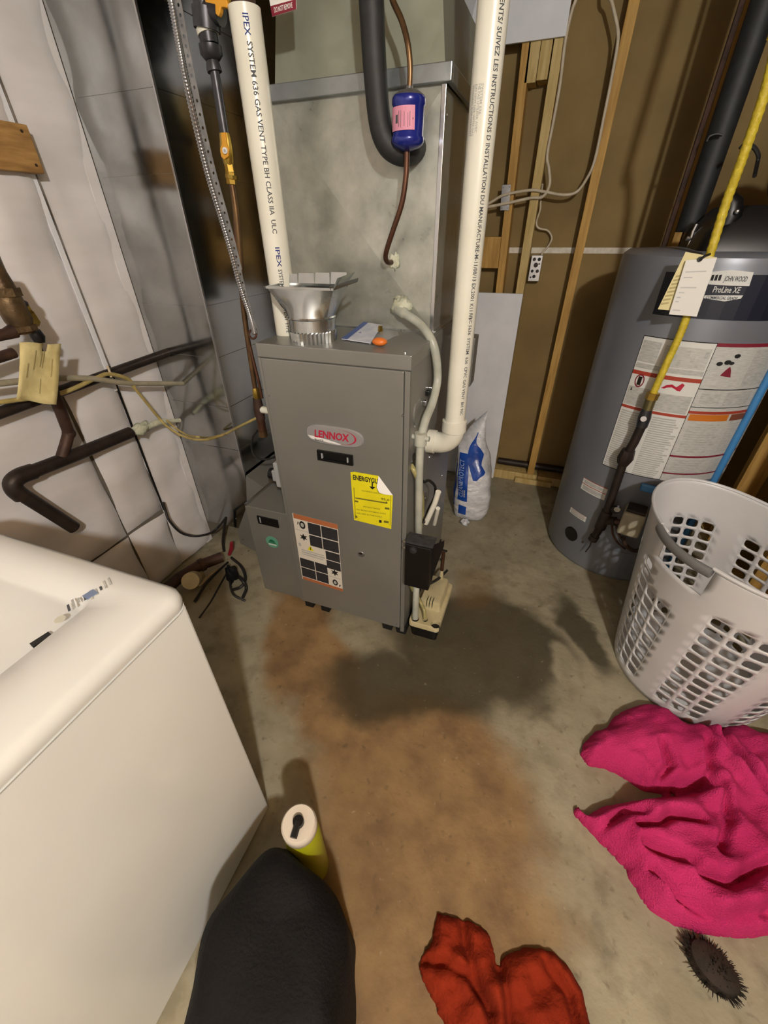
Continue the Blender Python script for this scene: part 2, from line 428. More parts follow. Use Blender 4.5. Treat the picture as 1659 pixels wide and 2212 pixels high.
# back wall: studs in front of brown paper-faced boards
wb = struct(MB().box(X0, X1, YB+0.013, YB+0.07, 0, ZC, DARKB).build('wall_back'))
ZJ = PY(1200, 541, YB).z
part('drywall_board', wb, lambda b: b.box(X0, X1, YB, YB+0.012, 0.03, ZJ-0.012, BROWN))
part('drywall_board', wb, lambda b: b.box(X0, X1, YB, YB+0.012, ZJ+0.012, ZC, BROWN))
part('joint_strip', wb, lambda b: b.box(PY(1090, 541, YB).x, PY(1365, 543, YB).x, YB-0.002, YB+0.013, ZJ-0.0125, ZJ+0.0125, TAPE), label='white taped board joint')
def stud(pts, mat, name='stud', depth=0.089, y=YS):
    """pts: left-top, right-top, left-bottom, right-bottom (x,z)"""
    lt, rt, lb, rb = pts
    def fn(b):
        vs = []
        for yy in (y, y+depth):
            vs += [(lt[0], yy, lt[1]), (rt[0], yy, rt[1]), (rb[0], yy, rb[1]), (lb[0], yy, lb[1])]
        b.add(vs, [(0, 1, 2, 3), (7, 6, 5, 4), (0, 4, 5, 1), (1, 5, 6, 2), (2, 6, 7, 3), (3, 7, 4, 0)], mat)
    return part(name, wb, fn, bevel=0.002)
def xz(px, py, y=YS):
    p = PY(px, py, y); return (p.x, p.z)
def upright(xt, xb, w, mat, zt=ZC, zb=0.06):
    stud(((xt-w/2, zt), (xt+w/2, zt), (xb-w/2, zb), (xb+w/2, zb)), mat)
upright(0.068, 0.068, 0.040, WOOD)
upright(-0.181, -0.181, 0.040, WOOD2)
upright(-0.318, -0.262, 0.037, WOOD)
upright(-0.56, -0.56, 0.040, WOOD)
upright(0.47, 0.47, 0.040, WOOD)
upright(0.87, 0.87, 0.040, WOOD)
stud(((-0.30, 2.07), (-0.252, 2.07), (-0.30, 1.905), (-0.252, 1.905)), WOOD2, 'blocking')
stud(((-0.250, 2.07), (-0.206, 2.07), (-0.250, 1.91), (-0.206, 1.91)), WOOD2, 'blocking')
_a, _b = xz(1036, 512), xz(1076, 580)
stud(((-0.55, _a[1]), (-0.295, _a[1]), (-0.55, _b[1]), (-0.285, _b[1])), WOOD, 'blocking', depth=0.04, y=YS+0.01)
part('bottom_plate', wb, lambda b: b.box(-1.2, 0.115, YS-0.002, YS+0.09, 0.0, 0.060, WOOD2), bevel=0.002)
part('bottom_plate', wb, lambda b: b.box(0.117, X1-0.02, YS, YS+0.09, 0.0, 0.055, WOOD2), bevel=0.002)
part('shim', wb, lambda b: b.box(-0.02, 0.21, YS-0.028, YS-0.003, 0.0, 0.035, WOOD2), bevel=0.002)

# loose white boards fixed over the studs
_p, _q = xz(1094, 100), xz(1222, 78)
o = MB().box(-0.62, _q[0], YS-0.014, YS-0.001, (_p[1]+_q[1])/2, ZC, WHITEB).build('white_drywall_panel', loc=(-0.4, YS, 2.02))
tag(o, 'white drywall panel fixed high over the wall studs', 'panel')
_q = xz(1129, 634)
o = MB().box(-0.66, _q[0]+0.004, YS-0.022, YS-0.006, 0.0, _q[1], WHITEB).build('white_board', loc=(-0.4, YS, 0), bevel=0.0015)
tag(o, 'white board standing on the floor against the wall studs', 'board')

# right wall of open framing
wr = struct(MB().box(1.10, X1, Y0, Y1, 0, ZC, DARKB).build('wall_right'))
part('sheathing', wr, lambda b: b.box(1.085, 1.10, Y0, YB, 0.0, ZC, BROWN))
for k, yy in enumerate((2.17, 1.70, 1.25, 0.8, 0.3, -0.3, -0.9)):
    part('stud', wr, lambda b: b.box(0.995, 1.085, yy, yy+0.04, 0.04, ZC, WOOD), bevel=0.002)
part('bottom_plate', wr, lambda b: b.box(0.995, 1.085, Y0+0.01, YS-0.01, 0.0, 0.04, WOOD2), bevel=0.002)

# left wall: white poly faced insulation blankets with dark seams between
wl = struct(MB().box(X0, XW-0.03, Y0, Y1, 0, ZC, DARKB).build('wall_left'))
def blanket(y0, y1, z0, z1, puff=0.02, seed=0):
    rnd = random.Random(seed); ph = [rnd.uniform(0, 6) for _ in range(8)]
    def fn(b):
        ny, nz = max(6, int((y1-y0)/0.03)), max(6, int((z1-z0)/0.03)); vs = []
        for j in range(nz+1):
            for i in range(ny+1):
                u, v = i/ny, j/nz; y = y0+(y1-y0)*u; z = z0+(z1-z0)*v
                e = min(1, min(u, 1-u)*(y1-y0)/0.05); e2 = min(1, min(v, 1-v)*(z1-z0)/0.05)
                d = puff*(0.25+0.75*math.sin(math.pi/2*e)*math.sin(math.pi/2*e2))
                d += 0.005*math.sin(7*z+3*math.sin(5*y+ph[0])+ph[1]) + 0.0035*math.sin(23*z-13*y+ph[2]) + 0.003*max(0, math.sin(31*z+17*y+4*math.sin(6*y)+ph[4]))**3 + 0.0025*abs(math.sin(8*z+9*y+ph[3]))
                vs.append((XW-0.03+max(d, 0.002), y, z))
        fs = [(j*(ny+1)+i, j*(ny+1)+i+1, (j+1)*(ny+1)+i+1, (j+1)*(ny+1)+i) for j in range(nz) for i in range(ny)]
        b.add(vs, fs, POLY)
    return part('insulation_blanket', wl, fn, smooth=True, angle=180)
blanket(1.109, 1.324, 0.01, ZC, seed=1)
blanket(0.916, 1.1075, 0.34, ZC, 0.028, seed=2)
blanket(0.918, 1.105, 0.01, 0.325, 0.03, seed=3)
blanket(0.30, 0.908, 0.335, ZC, 0.03, seed=4)
blanket(0.30, 0.908, 0.01, 0.325, 0.03, seed=5)
blanket(-2.1, 0.29, 0.01, ZC, 0.03, seed=6)
part('seam_strip', wl, lambda b: b.box(XW-0.012, XW-0.006, 1.088, 1.104, 0.9, 2.4, WHITEB))
part('seam_strip', wl, lambda b: b.box(XW-0.012, XW-0.006, 1.105, 1.1105, 0.34, 0.99, BLACKF))  # flat black strip set into the gap between two blankets
part('seam_strip', wl, lambda b: b.box(XW-0.012, XW-0.006, 1.106, 1.1095, 0.99, 2.4, M('seam_grey', '#8b857f', 0.7, c2='#4a4540', scale=14)))

part('edge_strip', wl, lambda b: b.box(XW-0.03, XW-0.0125, 1.285, 1.3235, 0.01, 2.41, POLY))
# wood block nailed to the left wall
wk = thing('wood_block', 'rough pine block nailed flat to the white insulated wall', 'wood block', (XW, 1.0, 1.54))
part('board', wk, lambda b: b.box(XW-0.01, XW+0.032, 0.55, 1.108, 1.542, 1.648, BLOCKW), bevel=0.003)
for yy, zz in ((1.085, 1.632), (1.09, 1.56)):
    part('nail', wk, lambda b: b.lathe((XW+0.030, yy, zz), [(0.004, 0), (0.004, 0.003)], IRON2, 8, axis=(1, 0, 0)))

# ------------------------------------------------------------------ return-air duct against the left wall
YR, XR = 1.325, -1.19
SEAMZ = [0.59, 0.788, 0.988, 1.170, 1.351, 1.553, 1.744, 1.94, 2.14]
rd = thing('return_duct', 'tall galvanised return air duct standing against the white wall', 'duct', (-1.34, YR, 0.0))
part('front_sheet', rd, lambda b: b.add([(XW-0.01, YR, 0.13), (XR-0.115, YR, 0.13), (XR-0.02, YR, 0.30), (XR, YR, 0.42), (XR, YR, ZC), (XW-0.01, YR, ZC)], [(0, 1, 2, 3, 4, 5)], GALVR)
     .add([(XW-0.01, YR+0.001, 0.13), (XW-0.01, YR+0.3, 0.13), (XR-0.115, YR+0.3, 0.13), (XR-0.115, YR+0.001, 0.13)], [(0, 1, 2, 3)], GALVR))
part('side_sheet', rd, lambda b: b.box(XR-0.004, XR, YR+0.004, 2.55, 0.02, ZC, GALVR))
part('corner_edge', rd, lambda b: b.box(XR-0.003, XR+0.0035, YR-0.003, YR+0.006, 0.44, ZC, STEEL), bevel=0.001)
for z in SEAMZ:
    def fn(b):
        b.box(XR, XR+0.0025, YR+0.006, 2.54, z-0.004, z+0.004, GALVR)
        b.box(XW+0.01, XR-0.003, YR-0.0025, YR, z-0.003, z+0.003, GALVR)
    part('slip_seam', rd, fn)
part('lower_boot', rd, lambda b: b.add([(XR-0.12, YR-0.015, 0.04), (-1.02, YR-0.06, 0.01), (-1.02, YR-0.06, 0.45), (XR+0.01, YR-0.004, 0.47), (XR-0.02, YR-0.012, 0.30), (XR-0.12, YR-0.012, 0.12),
      (XR-0.12, 1.9, 0.04), (-1.02, 1.9, 0.01), (-1.02, 1.9, 0.45), (XR+0.01, 1.9, 0.47)],
      [(0, 1, 2, 3, 4, 5), (0, 6, 7, 1), (1, 7, 8, 2), (2, 8, 9, 3)], FURN2))
for px, py in ((503, 1130), (525, 1165), (537, 1190), (510, 1120)):
    p = PY(px, py, YR-0.04)
    part('screw', rd, lambda b: b.lathe(p, [(0.004, 0), (0.0025, 0.004)], STEEL, 8, axis=(0, -1, 0)))

# filter cabinet between return duct and furnace
XF0, XF1, YF, ZT, YFB = -0.803, -0.323, 1.064, 1.127, 1.70
fc = thing('filter_cabinet', 'low grey filter cabinet beside the furnace with a round green sticker', 'filter box', (-0.91, 1.1, 0))
part('body', fc, lambda b: b.box(-1.03, XF0-0.001, 1.105, 1.66, 0.0, 0.475, FURN2), bevel=0.003)
part('top_flange', fc, lambda b: b.box(-1.03, -1.018, 1.105, 1.5, 0.475, 0.482, STEEL).box(-1.03, XF0-0.002, 1.105, 1.112, 0.475, 0.478, FURN))
_tl, _tr, _bl, _br = [PY(*q, 1.103) for q in ((555, 1114), (598, 1124), (559, 1133), (604, 1143))]
part('handle_slot', fc, lambda b: b.box(_tl.x, _tr.x+0.004, 1.100, 1.1055, _br.z+0.006, _tr.z+0.002, BLACK).box(_tl.x+0.012, _tl.x+0.017, 1.098, 1.1055, _br.z+0.014, _tr.z-0.003, GAUGE), label='black recessed pull', bevel=0.001)
_c = PY(588, 1171, 1.104)
st = part('sticker', fc, lambda b: b.lathe((_c.x, 1.105, _c.z), [(0.030, 0), (0.030, 0.0015)], GREENS, 24, axis=(0, -1, 0)), label='round green sticker')
part('print', st, lambda b: b.add([(_c.x-0.016, 1.1032, _c.z), (_c.x+0.016, 1.1032, _c.z), (_c.x+0.010, 1.1032, _c.z+0.011), (_c.x, 1.1032, _c.z+0.015), (_c.x-0.010, 1.1032, _c.z+0.011)], [(0, 1, 2, 3, 4)], GREEND)
     .box(_c.x-0.018, _c.x+0.018, 1.1028, 1.1034, _c.z-0.006, _c.z-0.002, GREEND).box(_c.x-0.019, _c.x+0.019, 1.1028, 1.1034, _c.z-0.016, _c.z-0.010, LABELW))

# ------------------------------------------------------------------ furnace
fu = thing('furnace', 'tall grey gas furnace cabinet with an oval maker badge', 'furnace', ((XF0+XF1)/2, YF+0.3, 0))
_cab = part('cabinet', fu, lambda b: b.box(XF0, XF1, YF+0.006, YFB, 0.05, ZT-0.003, FURN2), bevel=0.002)
part('top_cap', fu, lambda b: b.box(XF0-0.002, XF1+0.002, YF, YFB, ZT-0.040, ZT, FURN), bevel=0.003)
part('door_panel', fu, lambda b: b.box(XF0+0.010, XF1-0.018, YF-0.003, YF+0.008, 0.048, ZT-0.0415, FURN), bevel=0.0025, label='large grey front door panel')
part('corner_post', fu, lambda b: b.box(XF0, XF0+0.009, YF-0.0005, YF+0.008, 0.048, ZT-0.041, FURN))
part('corner_post', fu, lambda b: b.box(XF1-0.0145, XF1, YF-0.002, YF+0.008, 0.03, ZT-0.041, FURN))
for px, py in ((582, 855), (870, 897), (857, 1347)):
    p = PY(px, py, YF-0.002)
    part('screw', fu, lambda b: b.lathe(p, [(0.0045, 0), (0.003, 0.004)], STEEL, 8, axis=(0, -1, 0)))
part('screw', fu, lambda b: b.lathe((-0.345, YF+0.02, ZT-0.001), [(0.004, 0), (0.003, 0.004)], STEEL, 8))
for x in (XF0+0.03, XF0+0.11, -0.40, XF1-0.015):
    part('foot', fu, lambda b: b.box(x-0.02, x+0.02, YF+0.01, YF+0.09, 0.0, 0.052, FOOT), bevel=0.003)
    part('foot', fu, lambda b: b.box(x-0.02, x+0.02, YFB-0.09, YFB-0.01, 0.0, 0.052, FOOT), bevel=0.003)
# badge
_c = PY(724, 941, YF); _l = PY(664, 925, YF); _r = PY(788, 950, YF)
def badge(b, hw, hh, y0, y1, mat, dz=0):
    ring0 = []; ring1 = []
    for k in range(40):
        a = 2*math.pi*k/40; ca, sa = math.cos(a), math.sin(a)
        x = hw*math.copysign(abs(ca)**0.6, ca); z = hh*math.copysign(abs(sa)**0.75, sa)
        ring0.append(Vector((_c.x+x, y0, _c.z+z+dz))); ring1.append(Vector((_c.x+x*0.96, y1, _c.z+z*0.9+dz)))
    b.loft([ring0, ring1], mat)
BW, BH = (_r.x-_l.x)/2, 0.032
bd = part('badge', fu, lambda b: badge(b, BW, BH, YF-0.002, YF-0.010, BADGE), smooth=True, label='silver oval badge with red lettering')
def swoosh(b):
    y = YF-0.0104
    vs = [(_c.x-BW*0.94, y, _c.z-0.006)]
    vs += [(_c.x-BW*0.94+BW*1.2*t, y, _c.z-0.006-0.006*t-0.010*t*t) for t in (0.2, 0.4, 0.6, 0.8, 1)]
    vs += [(_c.x-BW*0.94+BW*1.2*t, y, _c.z-0.016-0.010*t) for t in (0.9, 0.6, 0.3, 0.1)]
    b.add(vs, [tuple(range(len(vs)))], BADGW)
part('white_swoosh', bd, swoosh)
part('lettering', bd, lambda b: text(b, 'LENNOX', 0.034, lambda u, v: Vector((_c.x-BW*0.70+u+v*0.12, YF-0.0108, _c.z-0.0085+v)), BRED, width=BW*1.22, bold=0.03))
part('lettering', bd, lambda b: text(b, 'ELITE', 0.009, lambda u, v: Vector((_c.x-BW*0.70+u, YF-0.0108, _c.z-0.0215+v)), INKD, width=0.032))
def arc(b):
    y = YF-0.0107; vs = []; n = 24
    for i in range(n+1):
        t = i/n; a = math.radians(100-210*t); wd = 0.0008+0.005*math.sin(math.pi*t)**2
        cx, cz = _c.x+BW*0.28, _c.z+0.002
        vs += [(cx+(BW*0.50)*math.cos(a), y, cz+0.024*math.sin(a)), (cx+(BW*0.50-wd)*math.cos(a), y, cz+(0.024-wd*0.4)*math.sin(a))]
    b.add(vs, [(2*i, 2*i+2, 2*i+3, 2*i+1) for i in range(n)], BRED)
part('red_arc', bd, arc)
# recessed pull
_tl, _br = PY(687, 967, YF), PY(765, 1007, YF)
_h = part('door_pull', fu, lambda b: b.box(_tl.x, _br.x, YF-0.011, YF+0.002, _br.z+0.006, _tl.z-0.004, BLACK), label='black recessed door pull')
cut(_h, lambda b: b.box(_tl.x+0.012, _br.x-0.012, YF-0.02, YF-0.0034, _br.z+0.013, _tl.z-0.012, BLACK))
part('pull_clip', _h, lambda b: b.box(_tl.x+0.014, _tl.x+0.018, YF-0.010, YF-0.0033, _br.z+0.014, _tl.z-0.013, GAUGE))
part('pull_clip', _h, lambda b: b.box(_br.x-0.020, _br.x-0.016, YF-0.010, YF-0.0033, _br.z+0.014, _tl.z-0.013, GAUGE))
# yellow energy label with a peeled corner
YL = YF-0.0045
mp = quadmap(*[PY(*q, YL) for q in ((757, 1020), (850, 1036), (763, 1130), (846, 1143))], (0, -1, 0), 0.0)
def energy(b):
    pts = [(0, 0.0), (0.10, -0.02), (0.66, -0.02), (0.78, 0.17), (0.86, 0.29), (1.0, 0.30), (0.99, 1.0), (0.6, 0.97), (0.25, 0.945), (0.03, 0.93), (0.01, 0.5)]
    b.add([mp(u, v) for u, v in pts], [tuple(range(len(pts)))], ENERGY)
en = part('energy_label', fu, energy, label='yellow energy rating label, top corner peeled')
part('peeled_flap', en, lambda b: b.add([mp(0.66, -0.02), mp(1.0, 0.30), mp(0.84, 0.27)+Vector((0, -0.012, 0)), mp(0.72, 0.24)+Vector((0, -0.016, 0.0)), mp(0.65, 0.16)+Vector((0, -0.012, 0))], [(0, 1, 2, 3, 4)], BADGW), smooth=True)
_w = (mp(1, 0)-mp(0, 0)).length; _hh = (mp(0, 1)-mp(0, 0)).length
def eprint(b):
    m3 = lambda u, v: mp(u, v, 2)
    text(b, 'ENERGYGU', 0.03, lambda u, v: m3(0.05+u/_w, 0.125-v/_hh*0.85), INKD, width=_w*0.60, bold=0.035)
    b.add([m3(0.50, 0.12), m3(0.53, 0.12), m3(0.53, 0.22), m3(0.50, 0.22)], [(0, 1, 2, 3)], INKD)
    b.add([m3(0.44, 0.20), m3(0.59, 0.20), m3(0.515, 0.255)], [(0, 1, 2)], INKD)
    for v0, u0, u1, s in ((0.32, 0.25, 0.72, 'GAS FURNACE CAPACITY'), (0.63, 0.28, 0.70, 'EFFICIENCY RANGE'), (0.71, 0.10, 0.85, 'ONLY MODELS WITH SIMILAR OUTPUT'), (0.785, 0.10, 0.75, 'ARE USED IN THIS SCALE')):
        text(b, s, 0.0075, lambda u, v: m3(u0+u/_w, v0-v/_hh), LABT, width=_w*(u1-u0))
    text(b, '95.0', 0.012, lambda u, v: m3(0.72+u/_w, 0.425-v/_hh), INKD, width=_w*0.2)
    rects(b, mp, [(0.06, 0.275, 0.075, 0.9, LABT, 2), (0.95, 0.32, 0.96, 0.93, LABT, 2), (0.09, 0.46, 0.88, 0.485, LABT, 2), (0.84, 0.445, 0.87, 0.46, INKD, 2), (0.68, 0.84, 0.745, 0.90, INKD, 2), (0.80, 0.84, 0.92, 0.885, LABT, 2), (0.06, 0.83, 0.12, 0.875, LABT, 2), (0.06, 0.52, 0.16, 0.555, LABT, 2), (0.82, 0.56, 0.93, 0.60, LABT, 2)])
part('print', en, eprint)
# warning label
mw = quadmap(*[PY(*q, YL) for q in ((631, 1108), (729, 1133), (653, 1250), (741, 1278))], (0, -1, 0), 0.0)
wn = part('warning_label', fu, lambda b: rects(b, mw, [(0, 0, 1, 1, LABC, 0)]), label='white and black warning label with orange bands')
def wprint(b):
    L = [(0.02, 0.0, 1, 0.065, LABO, 2), (0.02, 0.955, 1, 1.0, LABO, 2)]
    L += [(0.33, 0.075, 0.612, 0.235, LABB, 2), (0.63, 0.075, 0.985, 0.235, LABB, 2), (0.33, 0.248, 0.612, 0.405, LABB, 2), (0.63, 0.248, 0.985, 0.405, LABB, 2)]
    L += [(0.67, 0.42, 0.99, 0.545, LABB, 2), (0.67, 0.556, 0.99, 0.68, LABB, 2)]
    L += [(0.02, 0.645, 0.365, 0.785, LABB, 2), (0.382, 0.645, 0.67, 0.785, LABB, 2), (0.02, 0.797, 0.365, 0.945, LABB, 2), (0.382, 0.797, 0.67, 0.945, LABB, 2)]
    L += [(0.10, 0.50, 0.62, 0.515, LABELG2, 2), (0.10, 0.53, 0.64, 0.55, LABELG2, 2), (0.10, 0.565, 0.60, 0.58, LABELG2, 2), (0.04, 0.41, 0.10, 0.46, LABELG2, 2)]
    L += [(0.03, 0.215, 0.31, 0.222, LABELG2, 2), (0.70, 0.80, 0.97, 0.807, LABELG2, 2)]
    rects(b, mw, L)
    b.add([mw(0.24, 0.485, 2), mw(0.40, 0.485, 2), mw(0.32, 0.41, 2)], [(0, 1, 2)], ENERGY)
    b.add([mw(0.312, 0.473, 3), mw(0.332, 0.473, 3), mw(0.332, 0.433, 3), mw(0.312, 0.433, 3)], [(0, 1, 2, 3)], INKD)
    for cu, cv, s in ((0.20, 0.135, 1.0), (0.83, 0.885, 0.9)):      # flame-in-ring pictograms
        b.add([mw(cu+0.07*s*math.cos(k*0.5236), cv+0.055*s*math.sin(k*0.5236), 2) for k in range(12)], [tuple(range(12))], INKD)
        b.add([mw(cu+0.04*s*math.cos(k*0.7854), cv+0.03*s*math.sin(k*0.7854), 3) for k in range(8)], [tuple(range(8))], LABELG2)
    for cu, cv in ((0.19, 0.31), (0.84, 0.725)):                     # burst pictograms
        P = [mw(cu+(0.10 if k % 2 else 0.045)*math.cos(k*0.5236), cv+(0.055 if k % 2 else 0.025)*math.sin(k*0.5236), 2) for k in range(12)]
        b.add(P, [tuple(range(12))], INKD)
    b.add([mw(0.10, 0.10, 2), mw(0.125, 0.10, 2), mw(0.10, 0.145, 2), mw(0.085, 0.145, 2)], [(0, 1, 2, 3)], INKD)
    b.add([mw(0.93, 0.90, 2), mw(0.96, 0.90, 2), mw(0.935, 0.935, 2), mw(0.915, 0.935, 2)], [(0, 1, 2, 3)], INKD)
part('print', wn, wprint)
_c2 = PY(780, 1197, YF-0.003)
sg = part('sight_glass', fu, lambda b: b.lathe(_c2, [(0.014, 0), (0.012, 0.003)], NICKEL, 16, axis=(0, -1, 0)), smooth=True)
part('glass_eye', sg, lambda b: b.add([_c2+Vector((0.009*math.cos(k), -0.0033, 0.009*math.sin(k))) for k in (0.4, 1.2, 2.0, 2.8)]+[_c2+Vector((0, -0.0033, 0))], [(0, 1, 2, 3, 4)], BLACK))
# right side details: knockout disc, cable opening, clips
_k = PX(902, 890, XF1)
part('knockout', fu, lambda b: b.lathe((XF1, _k.y, _k.z), [(0.040, 0), (0.040, 0.002), (0.034, 0.003)], FURN, 24, axis=(1, 0, 0)))
cut(_cab, lambda b: b.tube([(XF1, _k.y+0.043*math.cos(a), _k.z+0.043*math.sin(a)) for a in [2.2+0.12*i for i in range(18)]], 0.0035, FURN, 6))
_k = PX(893, 995, XF1)
cut(_cab, lambda b: b.prism([(XF1+0.02, _k.y+0.022*math.cos(t*0.3927), _k.z+0.028*math.sin(t*0.3927)) for t in range(16)], (-0.14, 0, 0), FURN))
for px, py in ((920, 848), (914, 870), (926, 840)):
    p = PX(px, py, XF1); part('clip', fu, lambda b: b.box(XF1, XF1+0.012, p.y-0.008, p.y+0.008, p.z-0.008, p.z+0.008, STEEL if py != 848 else BLACK), bevel=0.002)
for px, py in ((927, 987), (918, 1075), (908, 1115), (954, 1027)):
    p = PX(px, py, XF1); part('screw', fu, lambda b: b.lathe((XF1, p.y, p.z), [(0.004, 0), (0.003, 0.004)], STEEL, 8, axis=(1, 0, 0)))
_p9, _p8 = PY(1031, 726, 1.66), PY(1026, 830, 1.66)
part('rear_collar', fu, lambda b: b.box(XF1, _p9.x, 1.62, 1.70, _p8.z, _p9.z, FURN2), bevel=0.003)
# gas valve side: grey switch box and black plug on the left side
p = PY(597, 1020, 1.09)
part('junction_box', fu, lambda b: b.box(XF0-0.028, XF0, 1.075, 1.15, p.z-0.055, p.z+0.045, GAUGE).box(XF0-0.06, XF0-0.028, 1.10, 1.14, p.z-0.05, p.z-0.005, GAUGE), bevel=0.004, label='pale grey switch box on the cabinet side')
part('plug', fu, lambda b: b.lathe((XF0-0.060, 1.12, p.z-0.03), [(0.022, 0), (0.022, 0.018)], BLACK, 14, axis=(-1, 0, 0)))
# ------------------------------------------------------------------ plenum on top of the furnace
XD0, XD1, YD, ZD = -0.834, -0.346, 1.365, 1.687
pl = thing('supply_plenum', 'large galvanised supply plenum standing on the grey furnace', 'plenum', (-0.59, 1.6, ZT))
def front(b):
    x0, x1 = XD0, XD1; zc = (ZT+ZD)/2; xc = (XD0+XD1)/2; pk = 0.017
    P = [(x0, YD, ZT+0.001), (x1, YD, ZT+0.001), (x1, YD, ZD), (x0, YD, ZD), (xc, YD-pk, zc)]
    b.add(P, [(0, 1, 4), (1, 2, 4), (2, 3, 4), (3, 0, 4)], GALV)
part('front_sheet', pl, front, label='cross-broken front sheet')
part('side_sheet', pl, lambda b: b.add([(XD1, YD, ZT+0.001), (XD1, 1.84, ZT+0.001), (XD1, 1.84, ZD), (XD1, YD, ZD)], [(0, 1, 2, 3)], GALV).box(XD0, XD1-0.003, 1.80, 1.84, ZT+0.001, ZD, GALV)
     .add([(XD0, YD, ZT+0.001), (XD0, 1.84, ZT+0.001), (XD0, 1.84, ZD), (XD0, YD, ZD)], [(0, 1, 2, 3)], GALV))
part('corner_seam', pl, lambda b: b.box(XD1-0.008, XD1+0.004, YD-0.004, YD+0.002, ZT+0.001, ZD, STEEL), bevel=0.001)
part('bottom_flange', pl, lambda b: b.box(XD0+0.01, XD1+0.006, YD-0.012, YD+0.001, ZT, ZT+0.004, GALVB).box(XD1, XD1+0.014, YD, 1.69, ZT, ZT+0.004, STEEL))
part('drive_cleat', pl, lambda b: b.box(XD0-0.026, XD1+0.018, YD-0.016, YD+0.004, ZD, ZD+0.034, TRIMM), bevel=0.002, label='galvanised connecting cleat')
part('drive_cleat', pl, lambda b: b.box(XD1+0.004, XD1+0.018, YD+0.004, 1.85, ZD, ZD+0.034, TRIMM), bevel=0.002)
part('drive_cleat', pl, lambda b: b.box(XD0-0.026, XD0-0.012, YD+0.004, 1.85, ZD, ZD+0.034, TRIMM), bevel=0.002)
zA, zB = ZD+0.034, 1.90
def trans(b):
    r0 = [(XD0+0.012, YD+0.006, zA-0.004), (XD1-0.004, YD+0.006, zA-0.004), (XD1-0.004, 1.85, zA-0.004), (XD0+0.012, 1.85, zA-0.004)]
    r1 = [(-0.80, YD+0.03, zB), (-0.378, YD+0.03, zB), (-0.378, 1.85, zB), (-0.80, 1.85, zB)]
    b.loft([[Vector(p) for p in r0], [Vector(p) for p in r1]], GALVT)
part('transition', pl, trans, label='grey-green tapered transition')
part('upper_elbow', pl, lambda b: b.loft([[Vector(p) for p in ((-0.78, 1.46, zB), (-0.40, 1.46, zB), (-0.40, 1.84, zB), (-0.78, 1.84, zB))], [Vector(p) for p in ((-0.78, 1.75, ZC), (-0.40, 1.75, ZC), (-0.40, 2.3, ZC), (-0.78, 2.3, ZC))]], GALVR))
for px, py in ((965, 247),):
    p = PX(px, py, XD1); part('screw', pl, lambda b: b.lathe(p, [(0.004, 0), (0.003, 0.004)], STEEL, 8, axis=(1, 0, 0)))
p = PY(853, 565, YD-0.006)
def glob(b, c, r, mat, seed, n=14, m=9, sc=(1, 1, 1), amp=0.35):
    rnd = random.Random(seed); ph = [rnd.uniform(0, 6.28) for _ in range(6)]; c = Vector(c); rings = []
    for i in range(m+1):
        a = -math.pi/2+math.pi*i/m; ring = []
        for k in range(n):
            t = 2*math.pi*k/n
            q = r*(1+amp*math.sin(3*t+ph[0]+2*a)*math.cos(2*a+ph[1])+amp*0.5*math.sin(5*t+ph[2])*math.cos(3*a+ph[3]))
            ring.append(c+Vector((sc[0]*q*max(math.cos(a), 1e-3)*math.cos(t), sc[1]*q*max(math.cos(a), 1e-3)*math.sin(t), sc[2]*q*math.sin(a))))
        rings.append(ring)
    b.loft(rings, mat)
part('sealant', pl, lambda b: glob(b, p, 0.019, PUTTY, 3, sc=(1, 0.6, 1.1)), smooth=True, angle=180, label='pale sealant around the copper line')

# suction line in black foam
su = thing('suction_line', 'black foam-insulated refrigerant pipe bending into the plenum', 'pipe', (-0.55, 1.30, 1.6))
_pa = [PY(800, -60, 1.27), PY(803, 20, 1.272), PY(810, 150, 1.275), PY(820, 260, 1.28), PY(834, 306, 1.283), PY(856, 326, 1.292), PY(878, 331, 1.315), PY(894, 325, 1.35), PY(902, 320, 1.372)]
part('foam_sleeve', su, lambda b: b.tube(riser(_pa[0])+crom(_pa, 6)[1:], 0.0275, FOAM, 18), smooth=True)

# liquid line, filter drier
li = thing('liquid_line', 'thin copper refrigerant line running down the plenum front', 'pipe', (-0.47, 1.29, 1.4))
_yl = 1.272
part('upper_tube', li, lambda b: b.tube(riser(PY(838, -60, _yl+0.02))+crom([PY(840, -40, _yl+0.02), PY(848, 0, _yl+0.02), PY(868, 45, _yl+0.01), PY(881, 95, _yl), PY(886, 145, _yl), PY(885, 190, _yl)], 6), 0.0065, COPPER, 10), smooth=True)
part('lower_tube', li, lambda b: b.tube(crom([PY(879, 326, _yl), PY(877, 380, _yl), PY(868, 440, _yl), PY(850, 495, _yl+0.005), PY(837, 535, _yl+0.015), PY(833, 556, _yl+0.03), PY(838, 566, _yl+0.05), PY(851, 566, YD+0.005)], 6), 0.0070, COPPER2, 10), smooth=True)
dr = thing('filter_drier', 'blue metal filter drier can with a pink label on the copper line', 'filter drier', PY(881, 325, _yl))
_t = PY(884, 195, _yl); _b = PY(880, 328, _yl); _ax = (_t-_b).normalized(); _L = (_t-_b).length; _R = 0.0395
part('can', dr, lambda b: b.lathe(_b, [(0.008, 0), (0.030, _L*0.07), (_R*0.93, _L*0.12), (_R, _L*0.17), (_R, _L*0.23), (_R*0.94, _L*0.26), (_R*0.94, _L*0.74), (_R, _L*0.77), (_R, _L*0.86), (_R*0.95, _L*0.90), (0.030, _L*0.93)], DRIER, 28, axis=_ax), smooth=True, angle=60)
part('end_cone', dr, lambda b: b.lathe(_b, [(_R*0.96, _L*0.885), (_R*0.92, _L*0.915), (0.024, _L*0.985), (0.009, _L*1.02), (0.008, _L*1.06)], NICKEL, 24, axis=_ax), smooth=True)
